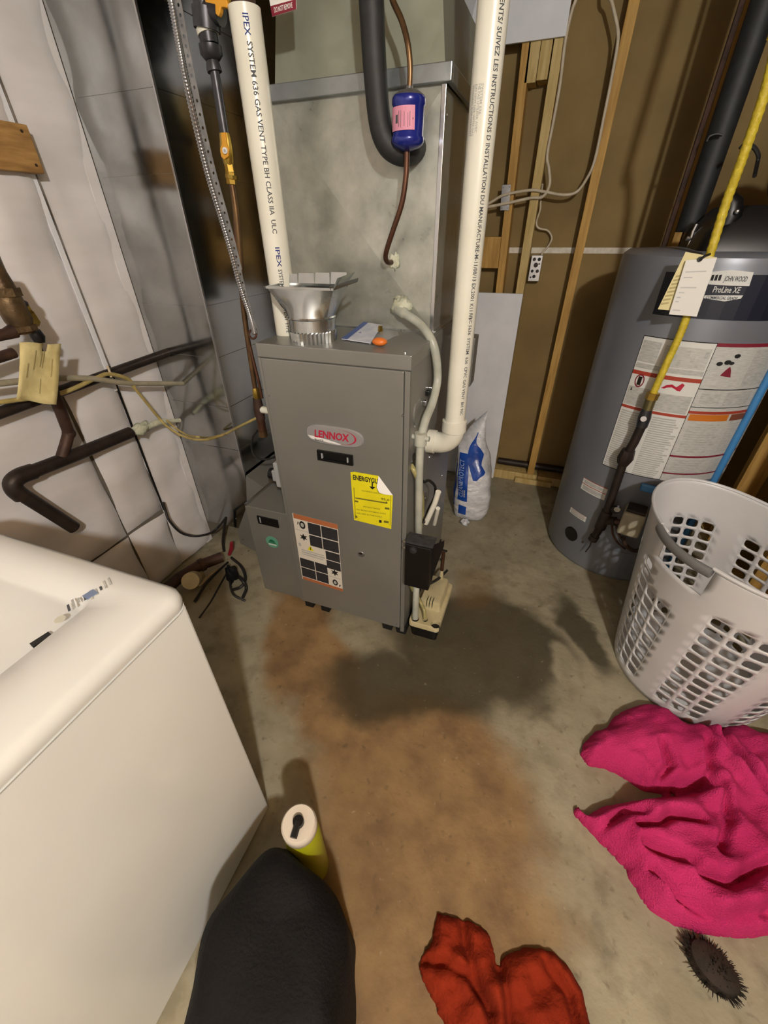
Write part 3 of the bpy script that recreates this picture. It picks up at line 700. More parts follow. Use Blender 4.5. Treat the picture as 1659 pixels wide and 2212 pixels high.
_dv = Vector((_b.x, _b.y, 0)).normalized(); _rv = Vector((_dv.y, -_dv.x, 0))
def cylmap(c, r, z0=0):
    dv = Vector((c[0], c[1], 0)).normalized(); rv = Vector((dv.y, -dv.x, 0))
    def f(phi, z, k=0):
        n = -dv*math.cos(phi)+rv*math.sin(phi)
        return Vector((c[0], c[1], 0))+n*(r+0.0004+0.0002*k)+Vector((0, 0, z))
    return f
_cm = cylmap(((_t.x+_b.x)/2, (_t.y+_b.y)/2), _R*0.94+0.001)
_zm = (_t.z+_b.z)/2+0.002
pk = part('pink_label', dr, lambda b: rects(b, lambda u, v, k=0: _cm(-1.35+1.75*u, _zm+0.021-0.042*v, k), [(0, 0, 1, 1, PINKL, 1)], nu=10), label='pink paper label')
part('print', pk, lambda b: rects(b, lambda u, v, k=0: _cm(-1.35+1.75*u, _zm+0.021-0.042*v, k), [(0.42, 0.2, 0.44, 0.85, INK, 3), (0.50, 0.2, 0.515, 0.9, INK, 3), (0.62, 0.25, 0.635, 0.85, INK, 3), (0.75, 0.3, 0.762, 0.9, INK, 3), (0.28, 0.35, 0.38, 0.7, INK, 3), (0.82, 0.25, 0.835, 0.85, INK, 3), (0.92, 0.5, 0.94, 0.58, INKD, 3)]))

# DO NOT REMOVE tag hanging at the top
tg = thing('warning_tag', 'white and dark red hanging tag that says DO NOT REMOVE', 'tag', PY(610, 20, 1.25))
mt_ = quadmap(PY(570, -70, 1.25), PY(636, -82, 1.25), PY(588, 36, 1.25), PY(640, 20, 1.25), (0, -1, 0), 0)
part('card', tg, lambda b: b.prism([mt_(0, 0), mt_(1, 0), mt_(1, 1), mt_(0, 1)], (0, 0.0015, 0), PAPER))
part('red_band', tg, lambda b: rects(b, mt_, [(0.0, 0.78, 1, 1, LCRIM, 2)]))
_w2 = (mt_(1, 1)-mt_(0, 1)).length; _h2 = (mt_(0, 1)-mt_(0, 0)).length
part('lettering', tg, lambda b: text(b, 'DO NOT REMOVE', 0.012, lambda u, v: mt_(0.12+u/_w2, 0.94-v/_h2, 4), PAPER, width=_w2*0.74))
part('string', tg, lambda b: b.tube([mt_(0.5, 0.02), mt_(0.5, 0.02)+Vector((0.01, 0.12, 0.12)), Vector((mt_(0.5, 0).x, 1.47, 1.95))], 0.0012, WIREW, 5))

# ------------------------------------------------------------------ white PVC vents
def pvc_text(o, c, r, s, ztop, ln, phi, size, mat=INK, down=True):
    cm = cylmap(c, r)
    part('lettering', o, lambda b: text(b, s, size, lambda u, v: cm(phi+v/r, ztop-u, 1), mat, width=ln))
CL = (-0.778, 1.205); RL = 0.036
vl = thing('vent_pipe', 'white plastic vent pipe rising from the furnace top behind the sheet metal boot', 'vent pipe', (CL[0], CL[1], ZT))
ZV = PY(535, 16, CL[1]).z-ZT
part('pipe', vl, lambda b: b.lathe((CL[0], CL[1], ZT), [(RL, -0.005), (RL, ZV), (RL-0.005, ZV+0.001), (RL-0.005, ZV-0.03)], PVC, 28, caps=False), smooth=True)
part('inner_pipe', vl, lambda b: b.lathe((CL[0], CL[1], ZT), [(RL-0.009, ZV-0.03), (RL-0.009, ZC-ZT)], IRON2, 24), smooth=True)
pvc_text(vl, CL, RL, 'SYSTEM 636 GAS VENT TYPE BH CLASS IIA  ULC', ZT+0.625, 0.36, -0.12, 0.017)
pvc_text(vl, CL, RL, 'IPEX', ZT+0.668, 0.035, -0.16, 0.018, INKB)
pvc_text(vl, CL, RL, 'IPEX', ZT+0.235, 0.05, -0.10, 0.017, INKB)
pvc_text(vl, CL, RL, 'SYSTEM 636 GAS VENT TYPE', ZT+0.18, 0.17, -0.1, 0.016)
CV = (-0.236, 1.30); RV = 0.0335
vr = thing('vent_pipe', 'white plastic vent pipe that elbows into the right side of the furnace', 'vent pipe', (CV[0], CV[1], 0.8))
ZE = 0.835
part('pipe', vr, lambda b: b.lathe((CV[0], CV[1], 0), [(RV, ZE), (RV, ZC)], PVC, 28), smooth=True)
def elbow(b):
    R = 0.052; cen = Vector((CV[0]-R, CV[1], ZE)); pts = [Vector((CV[0], CV[1], ZE+0.004))]
    for k in range(9):
        a = math.radians(90*k/8); pts.append(cen+Vector((R*math.cos(a), 0, -R*math.sin(a))))
    pts.append(Vector((XF1, CV[1], ZE-R)))
    b.tube(pts, RV+0.003, PVC, 28)
part('elbow', vr, elbow, smooth=True, angle=50)
part('socket', vr, lambda b: b.lathe((CV[0], CV[1], ZE), [(RV+0.003, -0.003), (RV+0.0075, 0.0), (RV+0.0075, 0.036), (RV+0.005, 0.038), (RV, 0.038)], PVC, 28), smooth=True, angle=50)
part('socket', vr, lambda b: b.lathe((XF1, CV[1], ZE-0.052), [(RV+0.0075, 0.0), (RV+0.0075, 0.026), (RV+0.003, 0.028)], PVC, 28, axis=(1, 0, 0)), smooth=True, angle=50)
pvc_text(vr, CV, RV, 'REQUIREMENTS/ SUIVEZ LES INSTRUCTIONS D INSTALLATION DU MANUFACTURE-M-11/08/13 EX.2001 K11113', 1.845, 0.66, 0.38, 0.0155)
pvc_text(vr, CV, RV, 'ULC S636  SYSTEM  636  CPVC GAS VENT  BH 90C', 1.20, 0.30, 0.45, 0.014)
_cm2 = cylmap(CV, RV)
def faded(b):
    for i, ph in enumerate((-0.95, -0.72, -0.48, -0.30)):
        text(b, ['WARNING AVERTISSEMENT', 'DO NOT USE WITH GAS', 'NE PAS UTILISER AVEC', 'SYSTEM 636'][i], 0.0075, lambda u, v: _cm2(ph+v/RV, 1.66-u, 1), LABELG2, width=[0.085, 0.085, 0.08, 0.05][i])
part('lettering', vr, faded, label='small faded grey print')

# ------------------------------------------------------------------ sheet-metal boot lying on the furnace
BC = (-0.655, 1.152)
bt = thing('duct_boot', 'loose sheet metal register boot standing on its round collar', 'duct boot', (BC[0], BC[1], ZT))
def collar(b):
    n = 72; rings = []
    for z, r, cr in ((0.0, 0.066, 0.0022), (0.028, 0.0675, 0.0022), (0.032, 0.0685, 0.0), (0.062, 0.0685, 0), (0.065, 0.071, 0), (0.069, 0.0685, 0)):
        rings.append([Vector((BC[0]+(r+(cr if k % 2 else -cr))*math.cos(2*math.pi*k/n), BC[1]+(r+(cr if k % 2 else -cr))*math.sin(2*math.pi*k/n), ZT+z)) for k in range(n)])
    b.loft(rings, GALVB, caps=False)
part('crimped_collar', bt, collar, label='round crimped collar')
ZH = ZT+0.142
def hopper(b):
    n = 64; rings = []
    hx, hy = 0.104, 0.046
    for t in (0, 0.25, 0.5, 0.75, 1.0):
        ring = []
        for k in range(n):
            a = 2*math.pi*k/n; ca, sa = math.cos(a), math.sin(a)
            cx, cy = 0.0685*ca, 0.0685*sa
            m = max(abs(ca)/hx, abs(sa)/hy); rx, ry = ca/m, sa/m
            ring.append(Vector((BC[0]+cx*(1-t)+rx*t - 0.004*t, BC[1]+cy*(1-t)+(ry-0.004)*t, ZT+0.069+(ZH-ZT-0.069)*t)))
        rings.append(ring)
    b.loft(rings, GALVB, caps=False)
part('hopper', bt, hopper, smooth=True, angle=30)
_cx, _cy = BC[0]-0.004, BC[1]-0.004
for i, (x0, x1, y0, y1) in enumerate(((-0.104, -0.055, 1, 1), (-0.055, 0.0, 1, 1), (0.0, 0.05, 1, 1), (0.05, 0.104, 1, 1))):
    part('flange_tab', bt, lambda b: b.add([(_cx+x0+0.001, _cy+0.046, ZH), (_cx+x1-0.001, _cy+0.046, ZH), (_cx+x1-0.003, _cy+0.052, ZH+0.026+0.002*i), (_cx+x0+0.003, _cy+0.052, ZH+0.026+0.002*i)], [(0, 1, 2, 3)], GALVB))
part('flange_rim', bt, lambda b: b.box(_cx-0.106, _cx+0.106, _cy-0.049, _cy-0.0455, ZH-0.003, ZH+0.003, GALVB).box(_cx-0.107, _cx-0.103, _cy-0.049, _cy+0.046, ZH-0.003, ZH+0.003, GALVB).box(_cx-0.104, _cx+0.104, _cy+0.0455, _cy+0.0475, ZH-0.003, ZH+0.003, GALVB))
part('flange_tab', bt, lambda b: b.add([(_cx+0.104, _cy-0.046, ZH), (_cx+0.104, _cy+0.046, ZH+0.006), (_cx+0.128, _cy+0.050, ZH+0.034), (_cx+0.116, _cy-0.040, ZH+0.026)], [(0, 1, 2, 3)], GALVB))
part('flange_tab', bt, lambda b: b.prism([(_cx+0.098, _cy-0.047, ZH-0.004), (_cx+0.142, _cy+0.030, ZH+0.012), (_cx+0.146, _cy+0.028, ZH+0.022), (_cx+0.096, _cy-0.050, ZH+0.006)], (0.002, -0.002, 0), GALVB), label='bent bright flange')

# ------------------------------------------------------------------ clear packet with an orange bottle
pc = thing('parts_packet', 'clear plastic packet with a blue and white card on the furnace', 'packet', PZ(795, 738, ZT))
q = [PZ(738, 733, ZT+0.003), PZ(800, 742, ZT+0.003), PZ(826, 703, ZT+0.022), PZ(786, 697, ZT+0.020)]
cd = part('card', pc, lambda b: b.prism(q, (0, 0, 0.002), CARDW))
part('blue_print', cd, lambda b: b.prism([q[0]+Vector((0, 0, .0025)), q[0].lerp(q[1], 0.2)+Vector((0, 0, .0025)), q[3].lerp(q[2], 0.24)+Vector((0, 0, .0025)), q[3]+Vector((0, 0, .0025))], (0, 0, 0.0005), CARDB)
     .prism([q[0].lerp(q[2], 0.40)+Vector((0, 0, .0025)), q[0].lerp(q[2], 0.47)+Vector((0, 0, .0025)), q[0].lerp(q[2], 0.45)+Vector((0.004, -0.006, .0025))], (0, 0, 0.0005), CARDB))
def pillow(b):
    c = [PZ(796, 746, ZT+0.001), PZ(862, 726, ZT+0.001), PZ(858, 698, ZT+0.001), PZ(812, 704, ZT+0.001)]; n = 8; vs = []
    for j in range(n+1):
        for i in range(n+1):
            u, v = i/n, j/n; p = (c[0]*(1-u)+c[1]*u)*(1-v)+(c[3]*(1-u)+c[2]*u)*v
            vs.append(p+Vector((0, 0, 0.024*math.sin(math.pi*u)*math.sin(math.pi*v)+0.003*math.sin(9*u+7*v))))
    b.add(vs, [(j*(n+1)+i, j*(n+1)+i+1, (j+1)*(n+1)+i+1, (j+1)*(n+1)+i) for j in range(n) for i in range(n)], FILM)
part('film', pc, pillow, smooth=True, label='crinkled clear film')
_ob = PZ(820, 738, ZT+0.012)
part('orange_cap', pc, lambda b: b.sphere(_ob, 0.018, ORANGEB, sc=(1.25, 0.9, 0.62)), smooth=True, label='orange part inside the packet')
part('brass_fitting', pc, lambda b: b.lathe(PZ(822, 722, ZT+0.006), [(0.010, 0), (0.010, 0.012), (0.007, 0.013), (0.007, 0.024)], BRASS, 6), label='brass fitting')

# ------------------------------------------------------------------ condensate drain
dn = thing('drain_tube', 'grey condensate drain tube looping from the plenum down the furnace side', 'drain tube', PX(905, 1000, XF1+0.03))
xs = XF1+0.026
path = [PY(856, 668, YD+0.004), PY(866, 673, YD-0.022), PY(884, 684, YD-0.04), PY(906, 700, YD-0.06), PY(928, 727, YD-0.10), PX(941, 765, XF1+0.018), PX(945, 820, XF1+0.024), PX(934, 870, xs), PX(920, 905, xs), PX(909, 945, xs)]
part('upper_tube', dn, lambda b: b.tube(crom(path, 6), [0.0165]*10+[0.013]*45, PVCG, 14), smooth=True)
pc0, pc1 = PX(909, 938, xs), PX(908, 958, xs)
part('coupling', dn, lambda b: b.tube([pc0+Vector((0, 0, .004)), pc1-Vector((0, 0, .004))], 0.019, PVCG, 16).tube([(XF1, pc0.y, pc0.z-0.01), (xs+0.028, pc0.y-0.004, pc0.z-0.01)], 0.008, PVCG, 10), smooth=True)
_pe = PZ(897, 1333, 0.105)
part('lower_tube', dn, lambda b: b.tube(crom([pc1, PX(906, 1010, xs), PX(905, 1080, xs), PX(903, 1200, xs-0.004), Vector((_pe.x-0.002, _pe.y+0.002, 0.25)), Vector((_pe.x, _pe.y, 0.10))], 6), 0.0125, PVCG, 14), smooth=True)
part('sealant', dn, lambda b: glob(b, PY(868, 664, YD-0.010), 0.030, PUTTY, 11, sc=(1.15, 0.6, 0.85)), smooth=True, angle=180, label='blob of pale foam sealant')

# hose and cord dropping from the cabinet opening
_o = PX(890, 1005, XF1)
hs = thing('vinyl_hose', 'yellowed clear vinyl hose hanging beside the furnace side', 'hose', (XF1+0.02, _o.y, 0.4))
part('hose', hs, lambda b: b.tube(crom([_o+Vector((-0.004, 0, 0)), PX(897, 1022, XF1+0.014), PX(908, 1055, XF1+0.022), PX(912, 1090, XF1+0.024), PX(910, 1125, XF1+0.024), PX(900, 1190, XF1+0.02)], 6), 0.0085, VINYL, 12), smooth=True)
hs2 = thing('vinyl_hose', 'thin beige vinyl hose running into the condensate pump lid', 'hose', PZ(917, 1335, 0.1))
part('hose', hs2, lambda b: b.tube(crom([PX(889, 1205, XF1+0.012), PX(887, 1245, XF1+0.014), PX(890, 1270, XF1+0.02), PZ(905, 1295, 0.16), PZ(916, 1318, 0.13), PZ(918, 1337, 0.10)], 6), 0.007, VINYL, 10), smooth=True)
cb = thing('black_cable', 'black cable arching from the furnace side to the black switch box', 'cable', (XF1+0.02, _o.y, 0.5))
part('cord', cb, lambda b: b.tube(crom([_o+Vector((-0.004, 0.004, 0.004)), PX(903, 1015, XF1+0.018), PX(914, 1040, XF1+0.028), PX(927, 1038, XF1+0.04), PX(940, 1052, XF1+0.05), PX(938, 1075, XF1+0.05), PX(926, 1100, XF1+0.045), PX(915, 1130, XF1+0.04)], 6), 0.005, WIREB, 10), smooth=True)
# white gas-line stubs behind the switch box
pp = thing('plastic_stub', 'pair of short white plastic pipe stubs behind the black switch box', 'pipe', PX(930, 1120, XF1+0.06))
part('stub', pp, lambda b: b.tube([PX(920, 1130, XF1+0.045), PX(940, 1085, XF1+0.075), PX(947, 1062, XF1+0.085)], 0.0095, PVC, 12), smooth=True)
part('stub', pp, lambda b: b.tube([PX(938, 1132, XF1+0.055), PX(946, 1098, XF1+0.075)], 0.008, PVC, 12), smooth=True)

# switch box on the right side
sx0, sx1 = XF1+0.001, XF1+0.098
p0, p1 = PX(925, 1133, XF1+0.05), PX(925, 1205, XF1+0.05)
sb = thing('switch_box', 'black square electrical box mounted low on the furnace side', 'switch box', (XF1+0.05, p0.y, p1.z))
yb = PX(905, 1170, XF1+0.05).y - 0.02
part('box', sb, lambda b: b.box(sx0+0.006, sx1, yb, yb+0.058, p1.z+0.002, p0.z+0.006, BLACK), bevel=0.003)
part('top_dust', sb, lambda b: b.box(sx0+0.004, sx1+0.004, yb+0.004, yb+0.06, p0.z+0.006, p0.z+0.014, M('dusty_black', '#39393a', 0.9, c2='#2a2a2b', scale=40, bump=0.5)), bevel=0.002)
part('knob', sb, lambda b: b.lathe((sx0+0.036, yb, p0.z-0.012), [(0.014, 0), (0.012, 0.006), (0.004, 0.009)], GREYIR, 16, axis=(0, -1, 0)), smooth=True)
part('bracket', sb, lambda b: b.prism([(sx1, yb+0.03, p0.z), (sx1+0.03, yb+0.06, p0.z+0.005), (sx1+0.03, yb+0.06, p0.z-0.02), (sx1, yb+0.03, p1.z+0.02)], (0, 0.004, 0), BLACK))
for dz in (0.012, -0.014):
    part('screw', sb, lambda b: b.lathe((sx0+0.004, yb+0.002, p0.z+dz), [(0.005, 0), (0.003, 0.004)], STEEL, 8, axis=(0, -1, 0)))

# condensate pump on the floor
pu = thing('condensate_pump', 'cream condensate pump with black tank standing beside the furnace', 'pump', (-0.25, 1.2, 0))
def rrect(x0, x1, y0, y1, r, z, n=5, sk=0.0):
    out = []
    for cx, cy, a0 in ((x1-r, y1-r, 0), (x0+r, y1-r, 90), (x0+r, y0+r, 180), (x1-r, y0+r, 270)):
        for k in range(n+1):
            a = math.radians(a0+90*k/n); out.append(Vector((cx+r*math.cos(a), cy+r*math.sin(a), z)))
    return [Vector((p.x+sk*(p.y-y0), p.y, p.z)) for p in out]
px0, px1, py0, py1 = -0.309, -0.182, 1.076, 1.345
part('tank', pu, lambda b: b.loft([rrect(px0+.012, px1-.010, py0+.012, py1-.012, .012, 0.0), rrect(px0+.008, px1-.006, py0+.008, py1-.008, .012, 0.068)], BLACK), smooth=True, label='black reservoir tank')
_lid = part('lid', pu, lambda b: b.loft([rrect(px0, px1, py0, py1, .016, 0.064), rrect(px0, px1, py0, py1, .016, 0.086), rrect(px0+.003, px1-.003, py0+.003, py1-.003, .014, 0.090)], CREAMP), smooth=True, label='cream plastic lid')
_mot = part('motor_cover', pu, lambda b: b.loft([rrect(px0+.018, px1-.016, py0+.085, py1-.014, .012, 0.088), rrect(px0+.022, px1-.020, py0+.092, py1-.018, .012, 0.128), rrect(px0+.026, px1-.024, py0+.098, py1-.022, .010, 0.132)], CREAMP), smooth=True, label='raised motor cover')
for k in range(3):
    cut(_mot, lambda b: b.box(px0+0.048+0.012*k, px0+0.0525+0.012*k, py0+0.070, py0+0.124, 0.100, 0.16, CREAMP))
for px, py, r in ((897, 1336, 0.015), (918, 1338, 0.011), (941, 1348, 0.019)):
    c = PZ(px, py, 0.0905); cut(_lid, lambda b: b.lathe((c.x, c.y, 0.05), [(r+.001, 0), (r+.001, 0.08)], CREAMP, 16))
part('check_valve', pu, lambda b: b.lathe((-0.235, 1.318, 0.13), [(0.009, 0), (0.009, 0.03), (0.007, 0.035), (0.007, 0.06)], CREAMP, 12).lathe((-0.235, 1.318, 0.18), [(0.008, 0), (0.008, 0.10)], COPPER2, 10), smooth=True)
pcb = thing('pump_cord', 'short black cord lying across the pump lid', 'cord', (-0.2, 1.33, 0.13))
part('cord', pcb, lambda b: b.tube(crom([PZ(905, 1262, 0.14), PZ(922, 1263, 0.136), PZ(938, 1256, 0.137), PZ(950, 1248, 0.14), PZ(966, 1232, 0.14)], 6), 0.0055, WIREB, 10), smooth=True)
for px, py, qx, qy in ((952, 1187, 966, 1191), (950, 1209, 960, 1209)):
    o = MB().tube([PZ(px, py, 0.006), PZ(qx, qy, 0.006)], 0.006, WIREB, 8).build('cable_end', loc=PZ(px, py, 0), smooth=True)
    tag(o, 'dark cable end on the floor, nearer the white salt bag' if py == 1187 else 'dark stubby cable end on the floor, nearer the pump', 'cable end')
# ------------------------------------------------------------------ gas supply beside the furnace
YG = 1.20
def g(px, py, y=YG): return PY(px, py, y)
gp = thing('gas_pipe', 'dark iron gas pipe with stepped reducers left of the white vent pipe', 'gas pipe', g(455, 100))
part('pipe', gp, lambda b: b.tube(riser(g(432, -70))+[g(440, 0), g(446, 55)], 0.024, GREYIR, 16), smooth=True)
part('tee', gp, lambda b: b.tube([g(444, 18), g(448, 66)], 0.030, GREYIR, 16).tube([g(450, 22), g(478, 28)], 0.022, GREYIR, 14), smooth=True, angle=50)
part('thread_tape', gp, lambda b: b.tube([g(446, 62), g(450, 76)], 0.0245, PVC, 16), smooth=True)
part('reducer', gp, lambda b: b.tube([g(449, 72), g(453, 96), g(455, 100)], [0.0215, 0.0215, 0.019], GREYIR, 16).tube([g(454, 98), g(457, 118), g(460, 132)], [0.026, 0.026, 0.016], GREYIR, 16), smooth=True, angle=50)
part('reducer', gp, lambda b: b.tube([g(459, 130), g(463, 152), g(464, 156)], [0.0145, 0.018, 0.0175], GREYIR, 14), smooth=True, angle=50)
part('pipe', gp, lambda b: b.tube([g(463, 152), g(486, 292)], 0.0115, GREYIR, 14), smooth=True)
gv = thing('gas_valve', 'small brass gas shutoff valve with a yellow lever', 'valve', g(490, 330))
part('body', gv, lambda b: b.tube([g(485, 288), g(488, 306), g(490, 330), g(494, 352), g(496, 360)], [0.013, 0.015, 0.017, 0.014, 0.011], BRASS, 10).tube([g(495, 356), g(498, 372)], 0.013, BRASS, 6).tube([g(498, 372), g(501, 398)], 0.0135, BRASS, 6).tube([g(500, 378), g(500.5, 386)], 0.0165, BRASS, 8), smooth=True, angle=35)
yv = YG-0.022
lv = part('lever', gv, lambda b: b.prism([g(477, 287, yv), g(486, 285, yv), g(489, 312, yv), g(494, 323, yv), g(492, 338, yv), g(484, 345, yv), g(477, 338, yv), g(475, 322, yv), g(479, 310, yv)], (0, 0.006, 0), ORANGE), bevel=0.0015, label='yellow lever handle')
part('bolt', lv, lambda b: b.lathe(g(485, 325, yv-0.004), [(0.007, 0), (0.007, 0.004)], BADGW, 12, axis=(0, 1, 0)).lathe(g(485, 325, yv-0.006), [(0.0035, 0), (0.0035, 0.004)], STEEL, 6, axis=(0, 1, 0)), smooth=True)
og = thing('valve_handle', 'yellow-orange lobed valve handle above the gas pipe', 'valve handle', g(475, 0))
part('handle', og, lambda b: b.prism([g(475, -12)+Vector(((0.036+0.006*math.cos(8*math.radians(t)))*math.cos(math.radians(t)), -0.02, (0.036+0.006*math.cos(8*math.radians(t)))*math.sin(math.radians(t))*0.9)) for t in range(0, 360, 10)], (0, 0.012, 0), ORANGE), bevel=0.002)
part('stem', og, lambda b: b.lathe(g(475, -12)+Vector((0, -0.012, 0)), [(0.01, 0), (0.01, 0.05)], BRASS, 10, axis=(0, 1, 0)))
gc = thing('copper_gas_tube', 'brown copper tube dropping from the gas valve to the furnace side', 'pipe', g(560, 850))
part('tube', gc, lambda b: b.tube(crom([g(500, 392), g(509, 450), g(518, 540), g(522, 620), g(529, 690), g(539, 760), g(548, 820), g(553, 848)], 5), 0.0085, COPPER, 12), smooth=True)
part('flare_nut', gc, lambda b: b.tube([g(551, 838), g(554, 850), g(556, 862)], [0.010, 0.014, 0.013], BRASS, 8), smooth=True, angle=30)
part('brass_tee', gc, lambda b: b.tube([g(555, 860), g(559, 885), g(563, 905)], [0.015, 0.019, 0.017], IRON2, 12).tube([g(562, 884), Vector((XF0, YG, g(562, 884).z-0.004))], 0.013, PVC, 12), smooth=True, angle=40)
part('drip_leg', gc, lambda b: b.tube([g(562, 900), g(567, 932)], 0.015, COPPER2, 12).tube([g(567, 930), g(569, 942)], 0.0165, COPPER, 12), smooth=True, angle=40)
gc2 = thing('copper_gas_tube', 'thin dark copper tube beside the flexible conduit', 'pipe', g(560, 820))
part('tube', gc2, lambda b: b.tube(crom([g(506, 430), g(513, 560), g(519, 620), g(530, 700), g(545, 770), g(560, 830), g(566, 860)], 5), 0.0055, COPPER2, 10), smooth=True)
lw = thing('looped_wire', 'thin black wire loop hanging beside the gas fitting', 'wire', g(550, 960))
part('wire', lw, lambda b: b.tube(crom([g(556, 930), g(546, 945), g(544, 970), g(553, 988), g(575, 992), g(600, 985)], 6), 0.004, WIREB, 8), smooth=True)

# flexible metal conduit with a perforated hanger strap
YCf = 1.10
def c_(px, py): return PY(px, py, YCf)
cpts = crom([c_(352, -70), c_(370, 0), c_(386, 90), c_(402, 175), c_(428, 290), c_(452, 385), c_(478, 470), c_(500, 545), c_(520, 620), c_(540, 680), c_(551, 722)], 26)
fx = thing('flexible_conduit', 'shiny corrugated metal conduit slanting down to the furnace corner', 'conduit', c_(551, 722))
part('conduit', fx, lambda b: b.tube(riser(cpts[0]), 0.0085, STEEL, 10).tube(cpts, [0.0092 if k % 2 else 0.0068 for k in range(len(cpts))], STEEL, 10), smooth=True, angle=60)
sp = thing('hanger_strap', 'perforated grey metal strap running along the flexible conduit', 'strap', c_(545, 700))
spts = crom([c_(362, -70), c_(383, 0), c_(400, 90), c_(417, 175), c_(441, 290), c_(464, 385), c_(488, 470), c_(508, 545), c_(526, 620), c_(545, 690), c_(553, 712)], 8)
def strap(b):
    b.box(spts[0].x-0.0085, spts[0].x+0.0085, YCf, YCf+0.0012, spts[0].z-0.005, ZC, NICKEL)
    for i in range(0, len(spts)-2, 2):          # one punched cell per two path steps
        a, c = spts[i], spts[i+2]; ln = (c-a).length; t = (c-a).normalized(); w = Vector((t.z, 0, -t.x)).normalized()
        hw = 0.0085*(1 if i < 60 else 0.7); m = (a+c)/2; dy = Vector((0, 0.0012, 0))
        out = [a-w*hw, a+w*hw, c+w*hw, c-w*hw]
        inn = [m+(-w*math.cos(q)-t*math.sin(q))*0.0032 for q in [math.pi/4*k for k in range(8)]]
        fr = [(0, 4, 5), (0, 5, 6, 1), (1, 6, 7), (1, 7, 8), (1, 8, 2), (2, 8, 9), (2, 9, 10, 3), (3, 10, 11), (3, 11, 4), (3, 4, 0)]
        P = out+inn; b.add(P, fr, NICKEL); b.add([p+dy for p in P], fr, NICKEL)
        b.add([P[0], P[3], P[3]+dy, P[0]+dy], [(0, 1, 2, 3)], NICKEL); b.add([P[1], P[2], P[2]+dy, P[1]+dy], [(0, 1, 2, 3)], NICKEL)
part('strap', sp, strap)
part('ring_clamp', sp, lambda b: b.tube([c_(546, 722)+Vector((0.013*math.cos(t), 0.004*math.sin(t), 0.012*math.sin(t))) for t in [k*0.4 for k in range(17)]], 0.003, COPPER2, 8), smooth=True)

# ------------------------------------------------------------------ iron pipes on the left wall
XP = -1.44
def w_(px, py, x=XP): return PX(px, py, x)
wp = thing('water_pipe', 'dark iron pipe running along the white wall under the grey cables', 'pipe', w_(250, 800))
part('pipe', wp, lambda b: b.tube([w_(-40, 906), w_(140, 842), Vector((XP, YR+0.004, w_(352, 765).z))], 0.017, IRON, 14), smooth=True)
wp2 = thing('water_pipe', 'dark iron drain pipe with an elbow turning down behind the laundry machine', 'pipe', w_(100, 1030))
part('pipe', wp2, lambda b: b.tube([w_(282, 934), w_(160, 984), w_(60, 1023)], 0.0215, IRON, 16), smooth=True)
part('elbow', wp2, lambda b: b.tube(crom([w_(72, 1018), w_(44, 1028), w_(28, 1042), w_(32, 1058), w_(48, 1072)], 5), 0.025, IRON, 16), smooth=True)
part('pipe', wp2, lambda b: b.tube([w_(44, 1066), w_(104, 1104), w_(160, 1140)], 0.0215, IRON, 16), smooth=True)
wp3 = thing('water_pipe', 'dark iron riser with a bend joining the two wall pipes', 'pipe', w_(140, 920))
part('pipe', wp3, lambda b: b.tube([w_(112, 842, XP+0.03), w_(128, 880, XP+0.02), w_(149, 936)], 0.0175, IRON2, 14), smooth=True)
part('pipe', wp3, lambda b: b.tube([w_(149, 934), w_(142, 960), w_(132, 992)], 0.0175, IRON2, 14), smooth=True)
part('joint', wp3, lambda b: b.sphere(w_(149, 936), 0.020, IRON2), smooth=True)
wp4 = thing('water_pipe', 'reddish iron pipe entering the brass valve from the wall edge', 'pipe', w_(10, 770, -1.4))
part('pipe', wp4, lambda b: b.tube([w_(-60, 790, -1.40), w_(30, 762, -1.40)], 0.014, IRON2, 12), smooth=True)
# brass valve body with black knobs
XV = -1.36
def v_(px, py): return PX(px, py, XV)
vv = thing('water_valve', 'aged brass water valve with two black knobs on the wall pipes', 'valve', v_(40, 700))
part('body', vv, lambda b: b.tube([v_(-25, 565), v_(2, 610), v_(18, 650), v_(40, 690), v_(55, 720)], [0.024, 0.026, 0.034, 0.033, 0.022], OLDBR, 14).tube([v_(22, 680), v_(58, 668)], 0.020, BRASS, 12).tube([v_(30, 706), v_(66, 704)], 0.018, BRASS, 12), smooth=True, angle=45)
part('collar', vv, lambda b: b.tube([v_(6, 622), v_(14, 640)], 0.037, OLDBR, 8), smooth=True, angle=30)
part('collar', vv, lambda b: b.tube([v_(46, 702), v_(52, 714)], 0.034, OLDBR, 8), smooth=True, angle=30)
part('bonnet', vv, lambda b: b.tube([v_(54, 676), v_(70, 700), v_(74, 706)], [0.021, 0.021, 0.014], BRASS, 6), smooth=True, angle=30)
part('branch', vv, lambda b: b.tube([v_(-20, 728), v_(12, 722), v_(30, 715)], [0.014, 0.014, 0.018], IRON2, 12), smooth=True)
part('knob', vv, lambda b: b.tube([v_(36, 654), v_(46, 660), v_(56, 674)], [0.016, 0.019, 0.014], BLACK, 12), smooth=True)
part('knob', vv, lambda b: b.tube([v_(74, 716), v_(82, 728), v_(86, 740)], [0.016, 0.018, 0.013], BLACK, 12), smooth=True)
mg = quadmap(v_(26, 738)+Vector((.03, 0, 0)), v_(120, 742)+Vector((.03, 0, 0)), v_(20, 860)+Vector((.03, 0, 0)), v_(104, 872)+Vector((.03, 0, 0)), (1, 0, 0), 0)
def mtag(b):
    n = 8; vs = []
    for j in range(n+1):
        for i in range(n+1):
            u, v = i/n, j/n; vs.append(mg(u, v)+Vector((0.006*math.sin(5*u+3*v), 0, 0.002*math.sin(7*u))))
    fs = [(j*(n+1)+i, j*(n+1)+i+1, (j+1)*(n+1)+i+1, (j+1)*(n+1)+i) for j in range(n) for i in range(n) if not (j == 0 and i == 4)]
    b.add(vs, fs, TAGY)
